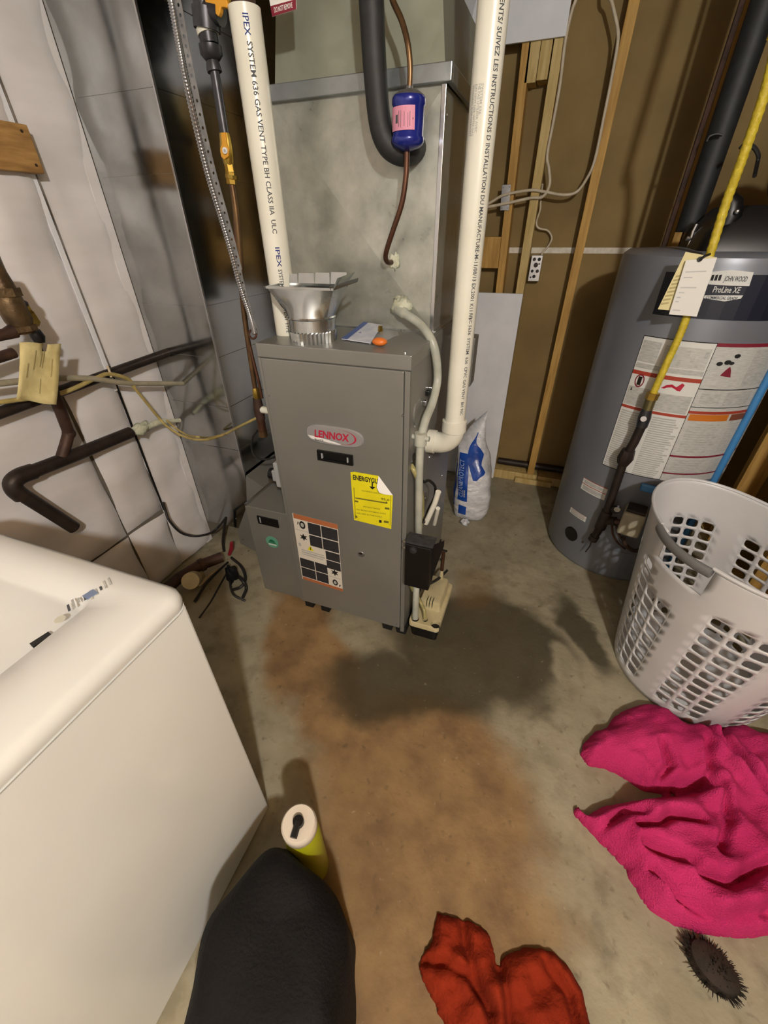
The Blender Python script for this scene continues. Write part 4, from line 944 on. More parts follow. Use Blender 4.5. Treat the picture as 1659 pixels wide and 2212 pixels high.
mt2 = thing('manila_tag', 'crinkled manila paper tag hanging from the brass valve', 'tag', mg(0.5, 1))
o = part('card', mt2, mtag, smooth=True); md = o.modifiers.new('thick', 'SOLIDIFY'); md.thickness = 0.001
def mprint(b):
    for u0, v0, v1 in ((0.17, 0.35, 0.6), (0.33, 0.12, 0.45), (0.5, 0.15, 0.4), (0.56, 0.12, 0.42), (0.8, 0.25, 0.55), (0.56, 0.6, 0.85)):
        f = lambda u, v: mg(u, v)+Vector((0.006*math.sin(5*u+3*v)+0.0016, 0, 0))
        b.add([f(u0, v0), f(u0+0.025, v0), f(u0+0.025, v1), f(u0, v1)], [(0, 1, 2, 3)], M('faded_print', '#a99a68', 0.8))
part('print', mt2, mprint)

# cables along the left wall
XCb = -1.405
def k_(px, py, x=XCb): return PX(px, py, x)
def cable(name, label, pts, r, mat, group=None, n=10):
    b = MB(); P = crom(pts, 6); b.tube(P, r, mat, n); o = b.build(name, loc=P[len(P)//2], smooth=True); tag(o, label, 'cable', group); return o
cable('grey_cable', 'thick grey cable running level along the white wall to the duct', [k_(-60, 835), k_(0, 828), k_(110, 818), k_(200, 818), k_(280, 828), Vector((XCb, YR+0.004, k_(363, 842).z))], 0.0095, WIREG)
cable('grey_cable', 'brownish cable sagging below the thick grey cable', [k_(-60, 880), k_(20, 866), k_(130, 850), k_(205, 818), k_(235, 808), k_(275, 818), k_(290, 835)], 0.007, WIREY)
cable('yellow_cable', 'yellow-beige cable dropping across the white wall toward the furnace', [k_(285, 832), k_(310, 862), k_(345, 905), k_(366, 925, -1.37), k_(400, 944, -1.30), k_(440, 950, -1.2), PY(480, 940, 1.25), PY(520, 920, 1.2), PY(556, 902, 1.19)], 0.0052, WIREY)
cable('yellow_cable', 'second pale cable sagging under the foam sealed pipe end', [k_(360, 908, -1.39), k_(380, 925, -1.37), k_(405, 940, -1.31), k_(430, 944, -1.22), PY(455, 945, 1.28), PY(490, 936, 1.24)], 0.0042, WIREY)
cable('cable_tie', 'white cable tie end poking up beside the iron pipe', [k_(232, 790), k_(238, 806), k_(240, 815)], 0.004, WIREW)
fm = thing('foam_plug', 'lump of white expanding foam on the end of the dark drain pipe', 'foam', w_(330, 925))
part('foam', fm, lambda b: glob(b, w_(306, 926), 0.030, PUTTY, 21, sc=(0.7, 1.4, 0.7)), smooth=True, angle=180)
part('foam_tail', fm, lambda b: b.tube(crom([w_(318, 922), w_(345, 912), w_(375, 909), w_(388, 908)], 5), [0.013]*8+[0.009]*8, PUTTY, 10), smooth=True)
cable('black_cable', 'black cord hanging down the seam of the white insulation', [PX(352, 1085, -1.47), PX(358, 1105, -1.465), PX(366, 1125, -1.45), PX(390, 1150, -1.43), PX(420, 1158, -1.40), PX(450, 1153, -1.33), PX(470, 1140, -1.27), PY(488, 1118, 1.29)], 0.0055, WIREB)
cable('black_cable', 'black cord dropping to the floor beside the return duct', [PY(488, 1118, 1.29), PY(484, 1145, 1.28), PY(482, 1175, 1.27), PY(488, 1205, 1.26), PY(498, 1230, 1.25), PZ(520, 1250, 0.05), PZ(532, 1270, 0.02), PZ(525, 1290, 0.012)], 0.0075, WIREB)
# floor-level tangle
ft = thing('floor_drain_pipe', 'rusty iron pipe lying along the bottom of the left wall', 'pipe', PZ(420, 1230, 0.05))
part('pipe', ft, lambda b: b.tube([PZ(340, 1290, 0.09), PZ(385, 1250, 0.09), PZ(430, 1222, 0.09), PZ(480, 1203, 0.09)], 0.026, IRON2, 14), smooth=True)
part('collar', ft, lambda b: b.tube([PZ(432, 1222, 0.09), PZ(440, 1218, 0.09)], 0.032, IRON2, 14), smooth=True, angle=50)
ws_ = thing('plastic_stub', 'cream round plastic drain cap behind the laundry machine', 'pipe cap', PZ(411, 1255, 0))
part('cap', ws_, lambda b: b.tube([PZ(425, 1245, 0.02), PZ(411, 1255, 0.10)], 0.038, CREAMP, 20), smooth=True, angle=50)
rp = MB().tube([PY(495, 1198, 1.22), PY(500, 1185, 1.22), PY(500, 1172, 1.22)], [0.008, 0.011, 0.008], REDP, 10).build('red_connector', loc=PY(497, 1198, 1.22), smooth=True)
tag(rp, 'small red plastic connector among the cords by the duct', 'connector')
for i, (pts, r, lb) in enumerate([
    ([(500, 1205), (522, 1225), (530, 1250), (520, 1268), (500, 1275)], 0.007, 'thick black hose loop on the floor beside the filter cabinet'),
    ([(492, 1215), (470, 1235), (445, 1262), (420, 1300)], 0.006, 'black cord running from the duct behind the laundry machine'),
    ([(497, 1225), (480, 1255), (455, 1300), (430, 1335)], 0.004, 'thin black wire slanting across the floor to the laundry machine'),
    ([(500, 1235), (497, 1260), (505, 1285), (530, 1298)], 0.005, 'short black wire end curling onto the concrete floor'),
    ([(486, 1222), (455, 1240), (430, 1265)], 0.009, 'grey corrugated hose lying under the black cords')]):
    P = [PZ(a, c, r+0.03*math.sin(math.pi*k/(len(pts)-1))) for k, (a, c) in enumerate(pts)]
    cable('loose_cord', lb, P, r, WIREB if i < 4 else WIREG)
o = MB(); glob(o, PZ(500, 1240, 0.045), 0.035, BLACKF, 5, sc=(0.8, 0.8, 1.2)); o = o.build('cord_bundle', loc=PZ(500, 1240, 0), smooth=True, angle=180)
tag(o, 'dark knotted bundle of cords on the floor beside the duct', 'cord bundle')

# ------------------------------------------------------------------ white laundry machine in the foreground
DX, DY, DZ = -0.498, 0.344, 0.903
dw = thing('laundry_machine', 'white enamel laundry machine with a recessed top panel', 'washing machine', (-0.85, 0.0, 0))
part('cabinet', dw, lambda b: b.box(-1.16, DX-0.002, -0.36, DY-0.002, 0.012, DZ-0.036, WHITEF), bevel=0.006, segs=3, label='white front and side panels')
part('plinth', dw, lambda b: b.box(-1.13, DX-0.02, -0.34, DY-0.02, 0.0, 0.014, BLACK))
def topslab(b):
    # moulded top with a shallow dished tray
    R = [rrect(-1.165, DX+0.003, -0.365, DY+0.003, 0.030, DZ-0.034, 6),
         rrect(-1.168, DX+0.006, -0.368, DY+0.006, 0.032, DZ-0.022, 6),
         rrect(-1.165, DX+0.003, -0.365, DY+0.003, 0.030, DZ-0.008, 6),
         rrect(-1.155, DX-0.007, -0.355, DY-0.007, 0.028, DZ, 6),
         rrect(-1.09, DX-0.115, -0.25, DY-0.062, 0.03, DZ+0.001, 6),
         rrect(-1.08, DX-0.125, -0.24, DY-0.076, 0.03, DZ-0.012, 6)]
    b.loft(R, WHITEE)
_top = part('top_panel', dw, topslab, smooth=True, angle=60, label='glossy white top with a dished tray')
part('trim_line', dw, lambda b: b.loft([rrect(-1.164, DX+0.002, -0.364, DY+0.002, 0.03, DZ-0.041, 6), rrect(-1.166, DX+0.0045, -0.366, DY+0.0045, 0.03, DZ-0.036, 6)], WHITEE), smooth=True)
p0 = PZ(62, 1387, DZ+0.002); p1 = PZ(103, 1361, DZ+0.002)
_u = (p1-p0).normalized(); _n = Vector((-_u.y, _u.x, 0))
cut(_top, lambda b: b.obox((p0+p1)/2, (p1-p0)/2, _n*0.0055, (0, 0, 0.016), WHITEE))
part('lining', dw, lambda b: b.obox((p0+p1)/2-Vector((0, 0, 0.011)), (p1-p0)*0.5, _n*0.0055, (0, 0, 0.004), BLACK), label='black lining that darkens the slot')  # added black bar; its colour stands for the shade deep in the slot
e0 = PZ(195, 1284, DZ+0.0018)
def emblem(b):
    for k in range(9):
        b.obox(e0+_u*(-0.034+0.0085*k)+_n*(0.003*math.sin(k)), _u*0.0018, (_n*0.9+_u*0.3)*(0.009+0.004*math.sin(k*1.9)), (0, 0, 0.0004), LABELG2 if k % 3 else INK)
    b.obox(e0, _u*0.009, _n*0.008, (0, 0, 0.0005), M('emblem_blue', '#7688a8', 0.5))
part('emblem', dw, emblem, label='worn blue-grey emblem')
e1 = PZ(130, 1338, DZ+0.0015)
part('button_mark', dw, lambda b: b.lathe(e1, [(0.008, 0), (0.008, 0.0006)], M('pale_mark', '#c6c6b8', 0.5), 12))

# ------------------------------------------------------------------ small things on the back wall
npl = PY(1092, 427, YS-0.003)
o = thing('nail_plate', 'small bright steel nail plate on the orange-tinted stud', 'nail plate', npl)
part('plate', o, lambda b: b.obox(npl, (0.021, 0, 0), (0, 0.0015, 0), (-0.003, 0, 0.050), STEEL), bevel=0.001)
for dx, dz in ((-.014, .04), (.014, .04), (-.014, -.04), (.014, -.04)):
    part('dimple', o, lambda b: b.lathe(npl+Vector((dx-0.002*dz/.04, -0.001, dz)), [(0.004, 0), (0.003, 0.002)], NICKEL, 8, axis=(0, -1, 0)))
jb = PY(1157, 579, YB-0.03)
o = thing('junction_box', 'punched metal electrical box beside the pale stud', 'junction box', jb)
part('box', o, lambda b: b.box(jb.x-0.028, jb.x+0.028, jb.y-0.028, YB, jb.z-0.058, jb.z+0.058, STEEL), bevel=0.002)
for i, (dx, dz, r) in enumerate(((-.012, .04, .008), (.012, .04, .008), (0, .015, .011), (-.013, -.012, .007), (.012, -.012, .008), (0, -.036, .008), (0.015, 0.02, 0.004), (-0.016, -0.04, 0.004))):
    part('knockout', o, lambda b: b.lathe((jb.x+dx, jb.y-0.028, jb.z+dz), [(r, 0), (r, 0.0015)], INKD if i % 2 else IRON, 12, axis=(0, -1, 0)))
yw = YS-0.008
def y_(px, py, y=yw): return PY(px, py, y)
cable('white_cable', 'white electrical cable looping up beside the long bare stud', [y_(1040, 446), y_(1060, 437), y_(1090, 421), y_(1145, 411), y_(1175, 414), y_(1215, 421), y_(1245, 415), y_(1268, 385), y_(1285, 345), y_(1305, 250), y_(1322, 165), y_(1334, 95), y_(1334, 60), y_(1322, 5), y_(1312, -40), Vector((y_(1312, -40).x-0.01, yw, ZC))], 0.0062, WIREW)
cable('white_cable', 'white electrical cable rising along the pale stud edge', [y_(1040, 450), y_(1060, 446), y_(1100, 438), y_(1145, 428), y_(1172, 425), y_(1187, 400), y_(1186, 365), y_(1182, 335), y_(1195, 265), y_(1210, 180), y_(1221, 90), y_(1235, 25), y_(1255, -40), Vector((y_(1255, -40).x+0.01, yw, ZC))], 0.0065, WIREW)
cable('white_cable', 'thin white cable curling into the punched metal box', [y_(1172, 398), y_(1168, 428, YS+0.03), y_(1167, 452, YS+0.04), y_(1159, 480, YS+0.05), y_(1164, 493, YS+0.055), y_(1183, 498, YS+0.06), y_(1192, 514, YS+0.06), y_(1184, 532, YS+0.06), y_(1172, 546, YS+0.055), y_(1166, 562, YS+0.05)], 0.0045, WIREW)
o = MB().tube([Vector((-0.15, YB-0.028, 0.096)), Vector((0.99, YB-0.028, 0.096))], 0.022, IRON, 14).build('floor_pipe', loc=(0.3, YB-0.028, 0.06), smooth=True)
tag(o, 'black iron pipe lying low behind the wall studs', 'pipe')
# ------------------------------------------------------------------ bag of softener salt
sbg = thing('salt_bag', 'slumped white and blue plastic bag of water softener salt', 'bag', (-0.215, 2.06, 0))
_dv = Vector((-0.215, 2.06, 0)).normalized(); _rv = Vector((_dv.y, -_dv.x, 0))
BAX = [(0.0, PY(1014, 1112, 2.04), 0.085, 0.06), (0.06, PY(1016, 1100, 2.05), 0.097, 0.085), (0.25, PY(1021, 1060, 2.07), 0.103, 0.10), (0.5, PY(1023, 1015, 2.10), 0.100, 0.10), (0.68, PY(1023, 978, 2.13), 0.088, 0.085), (0.80, PY(1020, 950, 2.15), 0.072, 0.055), (0.90, PY(1027, 926, 2.17), 0.052, 0.026), (1.0, PY(1036, 902, 2.19), 0.036, 0.004)]
def bag_pt(phi, t, off=0.0):
    for k in range(len(BAX)-1):
        if t <= BAX[k+1][0] or k == len(BAX)-2: break
    a, b_ = BAX[k], BAX[k+1]; s = (t-a[0])/(b_[0]-a[0]); s = s*s*(3-2*s) if 0 else s
    c = a[1].lerp(b_[1], s); w = a[2]+(b_[2]-a[2])*s; d = a[3]+(b_[3]-a[3])*s
    if k == 0 and t < 0.02: c = Vector((c.x, c.y, max(c.z, 0.0)))
    sn, cs = math.sin(phi), math.cos(phi)
    m = (abs(sn)**2.6+abs(cs)**2.6)**(-1/2.6)
    rr = 1+0.03*math.sin(5*phi+9*t)+0.018*math.sin(23*t+3*phi)+0.012*math.sin(41*t-7*phi)*(1-t)
    p = c+_rv*(w*sn*m*rr)-_dv*(d*cs*m*rr)+Vector((0, 0, 0.055*sn if t > 0.75 else 0))*max(0, (t-0.75)*3)
    n = (_rv*sn/max(w, .02)-_dv*cs/max(d, .02)).normalized()
    p = p+n*off
    return Vector((p.x, p.y, max(p.z, 0.001)))
def bagf(b):
    n, m = 40, 44; rings = [[bag_pt(2*math.pi*k/n, j/m) for k in range(n)] for j in range(m+1)]
    b.loft(rings, BAGW)
part('film', sbg, bagf, smooth=True, angle=180, label='crinkled white plastic film')
def bagpatch(name, p0, p1, t0, t1, mat, off=0.0014, shape=None):
    def fn(b):
        n, m = 10, 18; vs = []
        for j in range(m+1):
            for i in range(n+1):
                u, v = i/n, j/m; a0, a1 = (p0, p1) if shape is None else shape(v)
                vs.append(bag_pt(a0+(a1-a0)*u, t0+(t1-t0)*v, off))
        b.add(vs, [(j*(n+1)+i, j*(n+1)+i+1, (j+1)*(n+1)+i+1, (j+1)*(n+1)+i) for j in range(m) for i in range(n)], mat)
    return part(name, sbg, fn, smooth=True, angle=180)
bagpatch('blue_side', -1.75, -0.95, 0.14, 0.60, BAGB, shape=lambda v: (-1.9, -0.98-0.05*math.sin(6*v)))
_pn = bagpatch('name_panel', -0.80, -0.22, 0.22, 0.72, BAGB)
bagpatch('small_panel', -0.68, -0.22, 0.08, 0.17, BAGB)
def star(v):
    K = [(0.05, 0.25), (-0.02, 0.38), (-0.10, 0.72), (-0.16, 0.62), (-0.24, 0.50), (-0.26, 0.58), (-0.28, 0.80), (-0.22, 0.66), (-0.05, 0.35), (0.15, 0.30), (0.32, 0.40)]
    x = v*10; i = min(int(x), 9); s = x-i
    return tuple(K[i][j]*(1-s)+K[i+1][j]*s for j in (0, 1))
bagpatch('blue_splash', 0, 0, 0.47, 0.88, BAGB, shape=star)
def bagtext(s, size, phi, t0, tl, mat=BADGW):
    part('lettering', _pn, lambda b: text(b, s, size, lambda u, v: bag_pt(phi-v*9.5, t0+u*tl, 0.003), mat))
bagtext('CLEAN&PROTECT', 0.040, -0.46, 0.26, 1.25, M('bag_letter', '#9db2dc', 0.4))
bagtext('SYSTEM SAVER', 0.012, -0.33, 0.27, 1.1)
part('knotted_corner', sbg, lambda b: glob(b, PZ(1004, 1128, 0.018), 0.022, BAGW, 31, sc=(1.2, 1, 0.75)), smooth=True, angle=180)

# ------------------------------------------------------------------ water heater
HC, HR, HZ = (0.52, 2.03), 0.31, 1.328
hmap = cylmap(HC, HR)
_hd = Vector((HC[0], HC[1], 0)).normalized(); _hr = Vector((_hd.y, -_hd.x, 0))
def PC(px, py, r=HR):
    """photo pixel -> (angle, height) on the heater shell"""
    d = ray(px, py); cx, cy = HC
    A = d.x*d.x+d.y*d.y; B = -2*(d.x*cx+d.y*cy); C = cx*cx+cy*cy-r*r
    Dk = max(B*B-4*A*C, 0); t = (-B-math.sqrt(Dk))/(2*A); p = Vector((d.x*t, d.y*t, H+d.z*t))
    n = Vector((p.x-cx, p.y-cy, 0)).normalized()
    return math.atan2(n.dot(_hr), -n.dot(_hd)), p.z
wh = thing('water_heater', 'tall grey cylindrical gas water heater with instruction labels', 'water heater', (HC[0], HC[1], 0))
part('jacket', wh, lambda b: b.lathe((HC[0], HC[1], 0), [(HR-0.012, 0.0), (HR-0.004, 0.012), (HR, 0.02), (HR, HZ-0.03), (HR-0.004, HZ-0.012), (HR-0.02, HZ), (0.02, HZ+0.012)], HEAT, 72), smooth=True, angle=35, label='grey enamel jacket')
def hlabel(name, pxs, L, base, nu=14, label=None, parent=None):
    (a0, z0), (a1, z1) = pxs
    f = lambda u, v, k=0: hmap(a0+(a1-a0)*u, z0+(z1-z0)*v, k+2)
    o = part(name, parent or wh, lambda b: rects(b, f, [(0, 0, 1, 1, base, 0)], nu=nu), label=label)
    if L: part('print', o, lambda b: rects(b, f, L, nu=nu))
    return o, f
# brand band
aL = PC(1440, 585)[0]; zt = PC(1500, 590)[1]; zb_ = PC(1500, 688)[1]
aR = aL+1.75
bb, fb = hlabel('brand_band', ((aL, zt), (aR, zb_)), None, NAVY, label='dark navy brand band')
_bw = (aR-aL)*HR; _bh = zt-zb_
ub = lambda px, py: ((PC(px, py)[0]-aL)/(aR-aL), (PC(px, py)[1]-zt)/(zb_-zt))
def brand(b):
    for top, bot in (([(1535, 587), (1582, 583), (1628, 588)], [(1530, 614), (1575, 617), (1618, 618)]), ([(1522, 638), (1565, 638), (1605, 638)], [(1520, 644), (1565, 651), (1600, 645)])):
        for s in range(2):
            for i in range(8):
                Q = []
                for w_k, ed in ((i/8, top), ((i+1)/8, top), ((i+1)/8, bot), (i/8, bot)):
                    Q.append(fb(*ub(ed[s][0]+(ed[s+1][0]-ed[s][0])*w_k, ed[s][1]+(ed[s+1][1]-ed[s][1])*w_k), 3))
                b.add(Q, [(0, 1, 2, 3)], LABELW)
    for k in range(3):
        b.add([fb(*ub(*q), 4) for q in ((1538+8*k, 594), (1544+8*k, 593), (1540+8*k, 606), (1534+8*k, 606))], [(0, 1, 2, 3)], INKD)
    def tx(s, px0, py0, px1, size, mat):
        u0, v0 = ub(px0, py0); u1 = ub(px1, py0)[0]
        text(b, s, size, lambda u, v: fb(u0+u/_bw, v0-v/_bh, 8), mat, width=(u1-u0)*_bw)
    tx('JOHN WOOD', 1563, 607, 1612, 0.020, INK)
    tx('ProLine XE', 1538, 631, 1597, 0.024, LABELW)
    tx('COMMERCIAL GRADE', 1524, 645, 1592, 0.012, INK)
part('lettering', bb, brand)
# long instruction label
A0 = PC(1393, 722)[0]; A1 = PC(1551, 742)[0]; Z0 = (PC(1393, 722)[1]+PC(1551, 742)[1])/2; Z1 = (PC(1302, 1003)[1]+PC(1422, 1036)[1])/2
def vv_(px, py): return (PC(px, py)[1]-Z0)/(Z1-Z0)
r1, r2 = vv_(1440, 815), vv_(1410, 890)
L = [(0, 0, 1, 0.006, INKD, 3), (0, 0, 0.008, 1, INKD, 3), (0.992, 0, 1, 1, INKD, 3), (0.0, 0.994, 1, 1, INKD, 3)]
L += [(0, r1-0.012, 1, r1+0.015, LRED, 3), (0, r2-0.008, 1, r2+0.012, LRED, 3), (0.02, 0.03, 0.3, r1*0.70, LABELG2, 1), (0.36, 0.04, 0.97, r1*0.72, LABELG, 1), (0.02, r1*0.74, 0.98, r1-0.03, LABELG2, 1)]
for k in range(7): L.append((0.42+0.08*k, 0.06+0.03*(k % 3), 0.47+0.08*k, 0.10+0.03*(k % 3), LABELG2, 3))
L += [(0.02, r1+0.10, 0.40, r2-0.015, LABELG2, 1), (0.46, r1+0.11, 0.97, r2-0.015, LABELG2, 1)]
rr_ = random.Random(4); v = r2+0.03
while v < 0.985:
    L.append((0.03, v, 0.03+rr_.uniform(0.34, 0.44), v+0.011, LABELG2, 1)); L.append((0.54, v, 0.54+rr_.uniform(0.33, 0.43), v+0.011, LABELG2, 1)); v += 0.017
ll, fl = hlabel('instruction_label', ((A0, Z0), (A1, Z1)), L, LABELW, label='white instruction label with red bars')
def picto(b):
    cu, cv = 0.16, r1+0.055
    for r0, r1_, mt in ((0.075, 0.058, LCRIM),):
        P = []
        for k in range(20):
            a = k*math.pi/10; P += [fl(cu+r0*math.cos(a), cv+r0*0.62*math.sin(a), 4), fl(cu+r1_*math.cos(a), cv+r1_*0.62*math.sin(a), 4)]
        b.add(P, [(2*k, (2*k+2) % 40, (2*k+3) % 40, 2*k+1) for k in range(20)], mt)
    b.add([fl(cu+x, cv+y, 5) for x, y in ((-.03, -.03), (.03, -.03), (.03, .03), (-.03, .03))], [(0, 1, 2, 3)], IRON)
    b.add([fl(x, cv+y, 4) for x, y in ((.50, .02), (.56, -.005), (.63, -.015), (.70, .0), (.76, -.03), (.80, -.02), (.77, .025))], [tuple(range(7))], BRED)
    for x in (0.06, 0.50):
        b.add([fl(x, r1+0.13, 5), fl(x+0.03, r1+0.13, 5), fl(x+0.015, r1+0.105, 5)], [(0, 1, 2)], INKD)
part('pictogram', ll, picto)
# second panel wrapping right
A2 = A1+1.05
zz = lambda px, py: (PC(px, py)[1]-Z0)/(Z1-Z0)
b1, b2, b3 = zz(1520, 866), zz(1480, 965), zz(1450, 1020)
L = [(0, 0.0, 1, 0.022, LCRIM, 3), (0.40, 0.04, 0.98, 0.27, LABELG2, 1), (0.0, 0.29, 1, 0.296, INKD, 3), (0.05, 0.32, 0.25, 0.39, LABELG2, 1), (0.30, 0.31, 0.6, 0.40, LABELG2, 1), (0.65, 0.32, 0.98, 0.39, LABELG2, 1), (0, 0.415, 1, 0.42, INKD, 3), (0.0, 0.445, 0.95, 0.465, LRED, 3), (0.02, 0.468, 0.44, 0.515, LORANGE, 3), (0.47, 0.468, 0.95, 0.515, M('label_brown', '#7c4630', 0.6), 3), (0, 0.785, 0.98, 0.80, LCRIM, 3), (0, 0.93, 0.98, 0.942, LCRIM, 3)]
v = 0.535
while v < 0.92:
    if not 0.76 < v < 0.815: L += [(0.05, v, 0.40+rr_.uniform(-.06, 0.03), v+0.013, LABELG2, 1), (0.5, v, 0.93, v+0.013, LABELG2, 1)]
    v += 0.019
l2, f2 = hlabel('instruction_label', ((A1, Z0), (A2, Z1)), L, LABELG, label='grey-white warning label with crimson bars')
def picto2(b):
    for x, y, r in ((0.09, 0.125, 0.030), (0.16, 0.115, 0.034), (0.225, 0.075, 0.030), (0.20, 0.12, 0.025)):
        b.add([f2(x+r*math.cos(k*0.7), y+r*0.45*math.sin(k*0.7), 4) for k in range(9)], [tuple(range(9))], INKD)
    b.add([f2(x, y, 4) for x, y in ((.14, .20), (.17, .165), (.20, .14), (.225, .165), (.25, .21))], [tuple(range(5))], LCRIM)
part('pictogram', l2, picto2)
# small stickers and burner port
for q0, q1, lb in (((1262, 1030), (1318, 1086), 'small white sticker with red lines'), ((1234, 1094), (1264, 1128), 'little white and red sticker')):
    (a0, z0), (a1, z1) = PC(*q0), PC(*q1)
    a1 = PC(q1[0], q0[1]+14)[0] if q0[0] == 1262 else a1
    hlabel('sticker', ((a0, z0), (a1, z1)), [(0, 0, 1, 0.05, LRED, 3), (0, 0.45, 1, 0.50, LRED, 3), (0.08, 0.12, 0.9, 0.4, LABELG2, 1), (0.08, 0.58, 0.9, 0.92, LABELG2, 1)], LABELW, nu=6, label=lb)
ap, zp = PC(1234, 1153)
def port(b):
    c = hmap(ap, zp); n = Vector((c.x-HC[0], c.y-HC[1], 0)).normalized()
    b.lathe(c-n*0.004, [(0.037, 0), (0.037, 0.006), (0.032, 0.007)], BLACK, 24, axis=n)
part('sight_port', wh, port, label='round black sight port')
ap2, zp2 = PC(1259, 1171)
part('bolt', wh, lambda b: b.sphere(hmap(ap2, zp2), 0.006, IRON))
# dark tank bottom ring, black hood and blower on top
part('hood', wh, lambda b: b.loft([rrect(0.40, 0.80, 1.80, 2.16, 0.05, HZ), rrect(0.41, 0.79, 1.81, 2.15, 0.05, HZ+0.05), rrect(0.46, 0.76, 1.86, 2.12, 0.05, HZ+0.12)], BLACK), smooth=True, angle=50, label='black plastic vent hood')
part('blower', wh, lambda b: b.lathe((0.66, 1.86, HZ+0.195), [(0.04, -0.0), (0.11, 0.008), (0.125, 0.03), (0.125, 0.15), (0.11, 0.175), (0.05, 0.18)], BLACK, 36, axis=(0.25, 1, 0.12)).lathe((0.655, 1.84, HZ+0.193), [(0.055, -0.02), (0.06, 0.03)], BLACK, 24, axis=(0.25, 1, 0.12)).lathe((0.68, 1.95, HZ+0.08), [(0.11, 0), (0.09, 0.09)], BLACK, 24), smooth=True, angle=50, label='round black blower housing')
part('hose_fitting', wh, lambda b: b.tube([PY(1560, 500, 1.86), PY(1575, 470, 1.86), PY(1580, 440, 1.86), PY(1572, 425, 1.86)], [0.03, 0.034, 0.03, 0.02], BLACK, 14), smooth=True)
part('hood_screw', wh, lambda b: b.sphere(PY(1592, 457, 1.82), 0.007, STEEL))
part('relief_stem', wh, lambda b: b.tube([PY(1487, 536, 1.98), PY(1498, 500, 1.98), PY(1506, 484, 1.98)], 0.006, STEEL, 8).tube([PY(1483, 515, 1.98), PY(1503, 518, 1.98)], 0.007, STEEL, 8), label='bright relief valve stem')
part('wire_loop', wh, lambda b: b.tube(crom([PY(1598, 322, 2.0), PY(1610, 312, 2.0), PY(1628, 318, 2.0), PY(1638, 335, 2.0), PY(1636, 352, 2.0), PY(1630, 380, 1.95)], 5), 0.006, WIREB, 8), smooth=True)
ip = thing('insulated_pipe', 'black foam-wrapped water pipe rising behind the water heater', 'pipe', (0.42, 2.18, HZ))
part('foam_sleeve', ip, lambda b: b.lathe((0.425, 2.18, HZ+0.05), [(0.040, 0), (0.040, 1.02)], FOAM, 20), smooth=True)
part('nipple', ip, lambda b: b.lathe((0.425, 2.18, HZ-0.005), [(0.014, 0), (0.014, 0.06)], COPPER, 12))
part('side_tube', ip, lambda b: b.tube([Vector((0.365, 2.20, HZ+0.001)), Vector((0.37, 2.20, ZC))], 0.009, IRON2, 8), smooth=True)
part('wire_tie', ip, lambda b: b.tube(crom([PY(1527, 306, 2.12), PY(1533, 295, 2.12), PY(1548, 290, 2.12), PY(1560, 292, 2.12)], 5), 0.004, WIREB, 6), smooth=True)
# yellow gas connector and iron drop
def fr(px, py, off):
    a, z = PC(px, py, HR+off); n = -_hd*math.cos(a)+_hr*math.sin(a)
    return Vector((HC[0], HC[1], 0))+n*(HR+off)+Vector((0, 0, z))
yg = thing('gas_connector', 'yellow corrugated gas connector running down the front of the water heater', 'gas connector', fr(1412, 845, 0.06))
ypts = crom([Vector((PY(1685, 60, 1.62).x+0.02, 1.60, ZC)), PY(1700, 0, 1.61), PY(1685, 60, 1.62), PY(1655, 190, 1.64), PY(1608, 330, 1.66), PY(1568, 440, 1.68), PY(1530, 560, 1.68), fr(1494, 655, 0.05), fr(1470, 720, 0.05), fr(1440, 785, 0.05), fr(1410, 852, 0.05)], 14)
part('hose', yg, lambda b: b.tube(ypts, [0.0125 if k % 2 else 0.0112 for k in range(len(ypts))], YELLOW, 14), smooth=True, angle=60)
part('nut', yg, lambda b: b.tube([fr(1412, 848, 0.05), fr(1406, 862, 0.05)], 0.021, BRASS, 6).tube([fr(1406, 862, 0.05), fr(1398, 884, 0.05)], 0.018, M('dull_brass', '#8c845c', 0.4, 0.8), 12), smooth=True, angle=30)
gd = thing('iron_gas_drop', 'black iron gas pipe drop in front of the water heater labels', 'gas pipe', fr(1300, 1140, 0.06))
part('shutoff', gd, lambda b: b.tube([fr(1399, 880, 0.05), fr(1392, 902, 0.05), fr(1386, 922, 0.05)], [0.017, 0.022, 0.019], GREYIR, 12).tube([fr(1394, 905, 0.05), fr(1390, 905, 0.09)], 0.010, STEEL, 10), smooth=True, angle=45)
part('pipe', gd, lambda b: b.tube([fr(1387, 918, 0.05), fr(1370, 955, 0.05), fr(1352, 985, 0.05)], 0.0165, IRON, 14), smooth=True)
part('union', gd, lambda b: b.tube([fr(1358, 972, 0.05), fr(1351, 990, 0.05), fr(1345, 1002, 0.05)], [0.024, 0.030, 0.022], IRON, 8), smooth=True, angle=30)
part('pipe', gd, lambda b: b.tube([fr(1347, 998, 0.05), fr(1310, 1108, 0.05)], 0.0165, IRON, 14), smooth=True)
part('tee', gd, lambda b: b.tube([fr(1312, 1104, 0.05), fr(1296, 1140, 0.05)], 0.023, IRON, 14).tube([fr(1303, 1124, 0.05), fr(1330, 1126, 0.06)], 0.019, IRON, 14), smooth=True, angle=45)
part('drip_leg', gd, lambda b: b.tube([fr(1297, 1138, 0.05), fr(1284, 1160, 0.05)], 0.0165, IRON, 14).tube([fr(1285, 1158, 0.05), fr(1280, 1166, 0.05)], 0.021, IRON, 8), smooth=True, angle=45)
part('wire', gd, lambda b: b.tube([fr(1280, 1164, 0.05), fr(1274, 1180, 0.05), fr(1265, 1192, 0.05)], 0.003, IRON, 6))
gvv = thing('gas_control', 'beige gas control valve low on the water heater', 'gas control', fr(1365, 1130, 0.05))
gc_ = fr(1366, 1125, 0.05)
